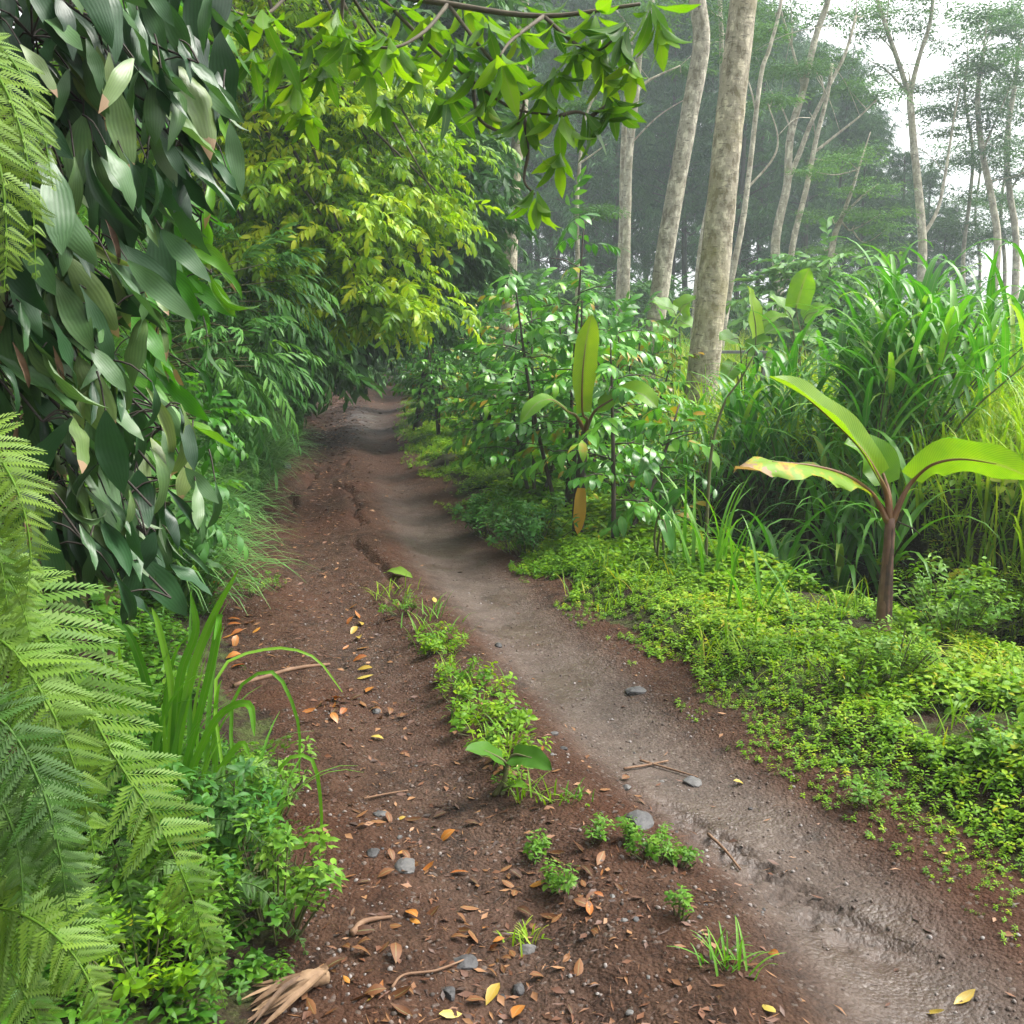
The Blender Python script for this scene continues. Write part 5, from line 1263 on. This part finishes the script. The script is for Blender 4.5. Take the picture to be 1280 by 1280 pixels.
def litter():
    mb = MB(); k = 11000
    y = 1.9+26*rng.random(k)**2.0; l, r, m = track(y)
    f = np.where(rng.random(k) < .6, rng.beta(2.2, 2.6, k)*.75, rng.random(k)); x = l+f*(r-l)
    keep = rng.random(k) < (.25+.75*np.clip(1.2-np.abs(x-(m+(r-m)*.52))/(.3*(r-l)), 0, 1)*-1+.75).clip(.12, 1)
    x, y = x[keep], y[keep]; k = len(x)
    az = rng.uniform(0, 6.28, k); d = np.stack([np.cos(az), np.sin(az), rng.normal(0, .12, k)], 1)
    nn = np.stack([rng.normal(0, .3, k), rng.normal(0, .3, k), np.ones(k)], 1); s = rng.uniform(.012, .045, k)*(1+.11*np.maximum(y-5, 0))
    P = onground(x, y, .003); Mx = basis(d, nn, s, s*rng.choice([.12, .3, .9], k)*1.2); R = rng.random(k); pick = rng.integers(0, 4, k)
    lo = [leaf_tpl(2, .5, .5, .3, .5), leaf_tpl(2, .4, .5, .2, -.4)]
    for t in range(2):
        q = pick % 2 == t; place(mb, lo[t], Mx[q], P[q], R[q])
    tag(mb.obj('leaf_litter', M['litter_s']), 'tiny scraps of dry leaf, needle and twig strewn over the track', 'litter', kind='stuff')
    # grit
    mb = MB(); k = 5200; y = 1.9+6*rng.random(k)**1.8; l, r, m = track(y); x = l+rng.random(k)*(r-l)
    keep = fbm(x*3, y*3, 301, 3) > .40; x, y = x[keep], y[keep]; k = len(x)
    V = np.array([(1, 0, 0), (-1, 0, 0), (0, 1, 0), (0, -1, 0), (0, 0, .8), (0, 0, -.8), (.6, .6, .4), (-.6, .5, .35), (-.5, -.6, .4), (.6, -.5, .45)])
    T = np.array([(4, 6, 7), (4, 7, 8), (4, 8, 9), (4, 9, 6), (6, 0, 2), (6, 2, 7), (7, 2, 1), (7, 1, 8), (8, 1, 3), (8, 3, 9), (9, 3, 0), (9, 0, 6)])
    s = .0025+.0075*rng.random(k)**2.5; az = rng.uniform(0, 6.28, k)
    Mx = basis(np.stack([np.cos(az), np.sin(az), rng.normal(0, .3, k)], 1), np.tile((0, 0, 1.), (k, 1)), s, s*rng.uniform(.6, 1, k))
    place(mb, (V, E4, T, np.zeros((10, 2)), np.zeros(10)), Mx, onground(x, y, .001), rng.random(k))
    tag(mb.obj('gravel', M['gravel']), 'small crumbs of soil and grit scattered over the track', 'gravel', kind='stuff')
litter()
def stone(px, py, s, label, group=None, R=.5, flat=.6):
    p = gat(px, py); import bmesh
    bm = bmesh.new(); bmesh.ops.create_icosphere(bm, subdivisions=3, radius=1)
    o3 = rng.uniform(0, 50, 3); ax = rng.uniform(.7, 1.25, 2)
    V = np.array([v.co[:] for v in bm.verts]); T = np.array([[v.index for v in f.verts] for f in bm.faces]); bm.free()
    # chop with random planes so it reads as broken rock
    for _ in range(9):
        nn = norm(rng.normal(0, 1, 3)); d = rng.uniform(.55, .85); k = np.maximum(V@nn-d, 0); V = V-np.outer(k*.9, nn)
    V = V*(1+.12*(vn(V[:, 0]*3+o3[0], V[:, 1]*3+V[:, 2]*2+o3[1], 7)-.5)[:, None])
    V = V*np.array([s*ax[0], s*ax[1], s*flat])
    mb = MB(); mb.add(V+p+(0, 0, s*flat*.08), None, T, None, R)
    tag(mb.obj('stone', M['stone'], None, smooth=False, origin=p), label, 'stone', group)
for a in ((655, 899, .034, 'flat topped brown stone right of the middle strip', None, .55, .5), (508, 1085, .042, 'largest grey stone on the left rut', None, .75, .5), (466, 1068, .034, 'dark half buried stone left of the largest grey stone', None, .3, .45), (660, 1192, .026, 'pale blue grey stone under a grass tuft', None, .85, .6),
          (648, 1240, .022, 'dark upright stone at the bottom middle', None, .3, .9), (562, 1250, .022, 'dark round stone at the bottom edge, left of the upright one', None, .25, .8), (580, 1206, .036, 'flat dark stone set in the soil above the bottom edge', None, .35, .35), (470, 890, .03, 'grey stone among brown leaves in the left rut', None, .5, .6),
          (795, 865, .045, 'worn stone at the right side of the right rut', None, .55, .45), (865, 980, .05, 'broad grey stone slab sunk beside the right rut', None, .75, .3), (783, 985, .025, 'small pale stone beside two others above the ridge', None, .8, .5), (693, 918, .018, 'small blue grey pebble right of the flat topped stone', None, .7, .6), (705, 938, .018, 'dark pebble below the blue grey one', None, .25, .6),
          (623, 808, .03, 'black stone on the ridge at the right of the middle weeds', None, .1, .6), (475, 1020, .022, 'small grey stone beside a brown leaf in the left rut', None, .6, .5), (357, 585, .11, 'dark stone in the eroded left edge of the far track', None, .1, .7), (800, 1030, .07, 'smooth brown hump of stone in the middle of the track', None, .5, .3)): stone(*a)
for i in range(26):
    px = random.uniform(400, 1000); py = random.uniform(930, 1275); stone(px, py, random.uniform(.006, .013), 'tiny grey pebble on the near part of the track', 'pebbles on the near track', random.random(), .6)
def stick(pxs, r, label, mat='wood', group=None, lift=.01):
    P = [gat(*q)+(0, 0, lift) for q in pxs]; mb = MB(); tube(mb, P, r, 7, .08, .5, 5)
    tag(mb.obj('stick', M[mat], None, origin=P[0]), label, 'stick', group)
stick([(292, 860), (330, 850), (370, 838), (412, 833)], [.012, .011, .009], 'longest bare stick lying across the left rut')
stick([(500, 1040), (475, 1055), (440, 1175), (455, 1160), (490, 1150)][2:], [.010, .008, .004], 'curved brown stick in the left rut near the bottom')
stick([(780, 965), (810, 960), (835, 955)], [.005, .004], 'thin straw coloured stick beside the sunk slab')
stick([(800, 955), (840, 965), (872, 975)], [.005, .003], 'reddish thin stick crossing the straw coloured one')
stick([(885, 1050), (905, 1075), (925, 1095)], [.006, .004], 'dark split stick beside the tyre tread marks')
stick([(455, 1003), (485, 998), (510, 992)], [.004, .003], 'short thin twig lying in the left rut')
stick([(398, 480+80), (430, 552), (455, 548)], [.02, .015], 'pale twig on the far track') if False else None
stick([(496, 552), (505, 540), (512, 528)], [.02, .02], 'pale stick lying at the right edge of the far track')
stick([(490, 1240), (505, 1225), (545, 1222), (580, 1205)], [.004, .003], 'hair thin root curling at the bottom of the track')
def husk():
    p = gat(395, 1245); t = thing('dry_husk', 'split fibrous dry husk lying at the bottom left of the track', 'husk', p); mb = MB()
    for i in range(26):
        a = np.array(gat(405, 1232))+(0, 0, .02+.012*math.sin(i)); b = np.array(gat(318+rng.normal(0, 10), 1268+rng.normal(0, 14)))+(0, 0, .008)
        big_leaf(mb, [a+rng.normal(0, .006, 3), (a+b)/2+(0, 0, .012)+rng.normal(0, .010, 3), b], .016, rng.normal(0, .5, 3)+(0, -.3, 1), .5, rng.random(), seg=8, base=.4)
    mb.obj('fibres', M['husk'], t)
    tb = MB(); tube(tb, [gat(408, 1228)+(0, 0, .012), gat(380, 1245)+(0, 0, .03), gat(350, 1258)+(0, 0, .02)], [.02, .024, .008], 9, .1, .6); tb.obj('stalk', M['husk'], t)
husk()

# weeds of the middle strip
WL = 'small leafy weed on the ridge between the wheel ruts'; WG = 'weeds on the ridge between the ruts'
wp = []
for px, py, h, w, n in ((545, 800, .10, .28, 12), (560, 815, .10, .25, 12), (575, 850, .12, .25, 14), (590, 870, .12, .28, 16), (605, 890, .10, .28, 14), (600, 915, .11, .28, 14), (625, 915, .09, .22, 12), (570, 880, .09, .2, 10), (640, 945, .08, .2, 10), (650, 985, .08, .16, 8), (615, 945, .1, .2, 10), (530, 820, .09, .2, 9)):
    herb(px, py, WL, h*.45, w*1.1, int(n*.6), 'cover', .45, s=(.03, .085), name='weed', cat='weed'); bpy.context.scene
for o in list(C.objects):
    if o.get('label') == WL: o['group'] = WG
for px, py, h, w, n, lab in ((705, 1110, .06, .12, 8, 'low dark weed rosette on the bare ridge below the taro seedling'), (820, 1078, .06, .2, 12, 'spreading weed patch beside the smooth brown hump'), (790, 1060, .05, .14, 8, 'thin weed just above the spreading weed patch'), (850, 1150, .08, .07, 4, 'lone upright weed seedling on the right slope'),
                             (670, 1080, .05, .1, 5, 'small weed left of the dark rosette'), (745, 1050, .05, .12, 6, 'weed sprout among brown leaves on the ridge'), (505, 765, .12, .3, 10, 'faded weeds at the far start of the middle strip'), (850, 1085, .05, .1, 6, 'weed at the right tip of the spreading patch'),
                             (310, 745, .12, .35, 12, 'thin weeds at the left track edge by the orange leaves'), (335, 735, .1, .3, 8, 'straggling weed reaching onto the left of the track'), (1080, 1000, .06, .2, 8, 'weed at the lower edge of the verge beside the right rut')):
    herb(px, py, lab, h, w, n, 'weed', .5, s=(.03, .055), name='weed', cat='weed')
for i, (px, py) in enumerate(((505, 760), (525, 790), (548, 812), (562, 838), (582, 862), (598, 893), (612, 925), (632, 965), (655, 1000), (690, 1002), (575, 900), (640, 930))):
    blade_clump('grass_tuft', 'small grass tuft among the weeds between the wheel ruts', gat(px, py), 16, (.1, .9), (.4, 1.5), (.05, .15), (.004, .009), 'cover', R=.55, spread=.025, group='grass tufts between the ruts')
for px, py, n, L, lab in ((655, 1178, 26, (.04, .09), 'small yellowish grass tuft above the pale blue grey stone'), (908, 1208, 34, (.06, .15), 'spiky grey green grass tuft on the slope beside the right rut'), (725, 1000, 16, (.05, .1), 'short grass blades right of the taro seedling'), (550, 800, 22, (.08, .2), 'upright grass tuft at the head of the middle strip'),
                          (490, 745, 26, (.08, .2), 'pale dry grass tuft at the far start of the middle strip'), (540, 770, 20, (.08, .2), 'thin grass tuft between the pale dry tuft and the upright tuft'), (590, 850, 18, (.06, .14), 'grass blades among the middle strip weeds'), (920, 1110+0, 0, (0, 0), '')):
    if n: blade_clump('grass_tuft', lab, gat(px, py), n, (.1, .9), (.4, 1.3), L, (.004, .008), 'grass' if n != 26 else 'fieldgrass', R=.6, spread=.03 if py > 900 else .07)
big = MB(); q = gat(492, 722)
big_leaf(big, [q+(-.06, .08, .02), q+(.02, 0, .05), q+(.14, -.08, .02)], .09, (0, -.3, 1), .2, .8, seg=8)
tag(big.obj('fallen_leaf', M['fern'], None, origin=q), 'large pale green leaf fallen at the centre crack of the track', 'leaf')

# ------------------------------------------------------------------ air, light, camera
def haze():
    x, y0, y1, z0, z1 = 175, -30, 226, -3.5, 34
    V = [(a, b, c) for c in (z0, z1) for b in (y0, y1) for a in (-x, x)]
    me = bpy.data.meshes.new('haze'); me.from_pydata(V, [], [(0, 2, 3, 1), (4, 5, 7, 6), (0, 1, 5, 4), (2, 6, 7, 3), (0, 4, 6, 2), (1, 3, 7, 5)])
    o = bpy.data.objects.new('haze', me); C.objects.link(o)
    m = bpy.data.materials.new('haze_air'); m.use_nodes = True; nt = m.node_tree; nt.nodes.clear()
    out = nt.nodes.new('ShaderNodeOutputMaterial'); v = nt.nodes.new('ShaderNodeVolumePrincipled')
    v.inputs['Color'].default_value = (.84, .95, 1., 1); v.inputs['Density'].default_value = HAZE; v.inputs['Anisotropy'].default_value = .2
    nt.links.new(v.outputs[0], out.inputs['Volume']); me.materials.append(m)
    tag(o, 'thin pale morning mist filling the air over the whole place', 'mist', kind='stuff')
HAZE = .0019
haze()
EL, AZ = math.radians(56), math.radians(82)      # sun high over the right of the view, behind thin cloud
w = bpy.data.worlds.new('World'); SC.world = w; w.use_nodes = True
nt = w.node_tree; bg = nt.nodes['Background']
sky = nt.nodes.new('ShaderNodeTexSky'); sky.sky_type = 'NISHITA'; sky.sun_disc = False; sky.sun_elevation = EL; sky.sun_rotation = AZ
sky.air_density = 1.2; sky.dust_density = 4.; sky.ozone_density = 1.
hs = nt.nodes.new('ShaderNodeHueSaturation'); hs.inputs['Saturation'].default_value = .08
nt.links.new(sky.outputs[0], hs.inputs['Color']); nt.links.new(hs.outputs[0], bg.inputs['Color']); bg.inputs['Strength'].default_value = .11
sl = bpy.data.lights.new('sun', 'SUN'); sl.energy = 1.5; sl.angle = math.radians(24); sl.color = (1, .96, .88)
so = bpy.data.objects.new('sun', sl); C.objects.link(so)
# direction towards the sun: rotation measured from +Y towards +X
dv = (math.sin(AZ)*math.cos(EL), math.cos(AZ)*math.cos(EL), math.sin(EL))
from mathutils import Vector
so.rotation_euler = Vector(dv).to_track_quat('Z', 'Y').to_euler()
cam = bpy.data.cameras.new('camera'); co = bpy.data.objects.new('camera', cam); C.objects.link(co)
cam.sensor_width = 36; cam.lens = 18*F/640; cam.clip_start = .05; cam.clip_end = 1500
co.location = (0, 0, CZ); co.rotation_euler = (PI/2-PIT, 0, 0); SC.camera = co
for o in C.objects:
    if '_o' in o: del o['_o']
SC.view_settings.view_transform = 'Standard'; SC.view_settings.look = 'None'; SC.view_settings.gamma = 1
SC.view_settings.exposure = 2.1
cy = SC.cycles
cy.max_bounces = 7; cy.diffuse_bounces = 4; cy.glossy_bounces = 2; cy.transmission_bounces = 3; cy.volume_bounces = 1; cy.transparent_max_bounces = 4
cy.use_denoising = True; cy.sample_clamp_indirect = 6; cy.caustics_reflective = False; cy.caustics_refractive = False
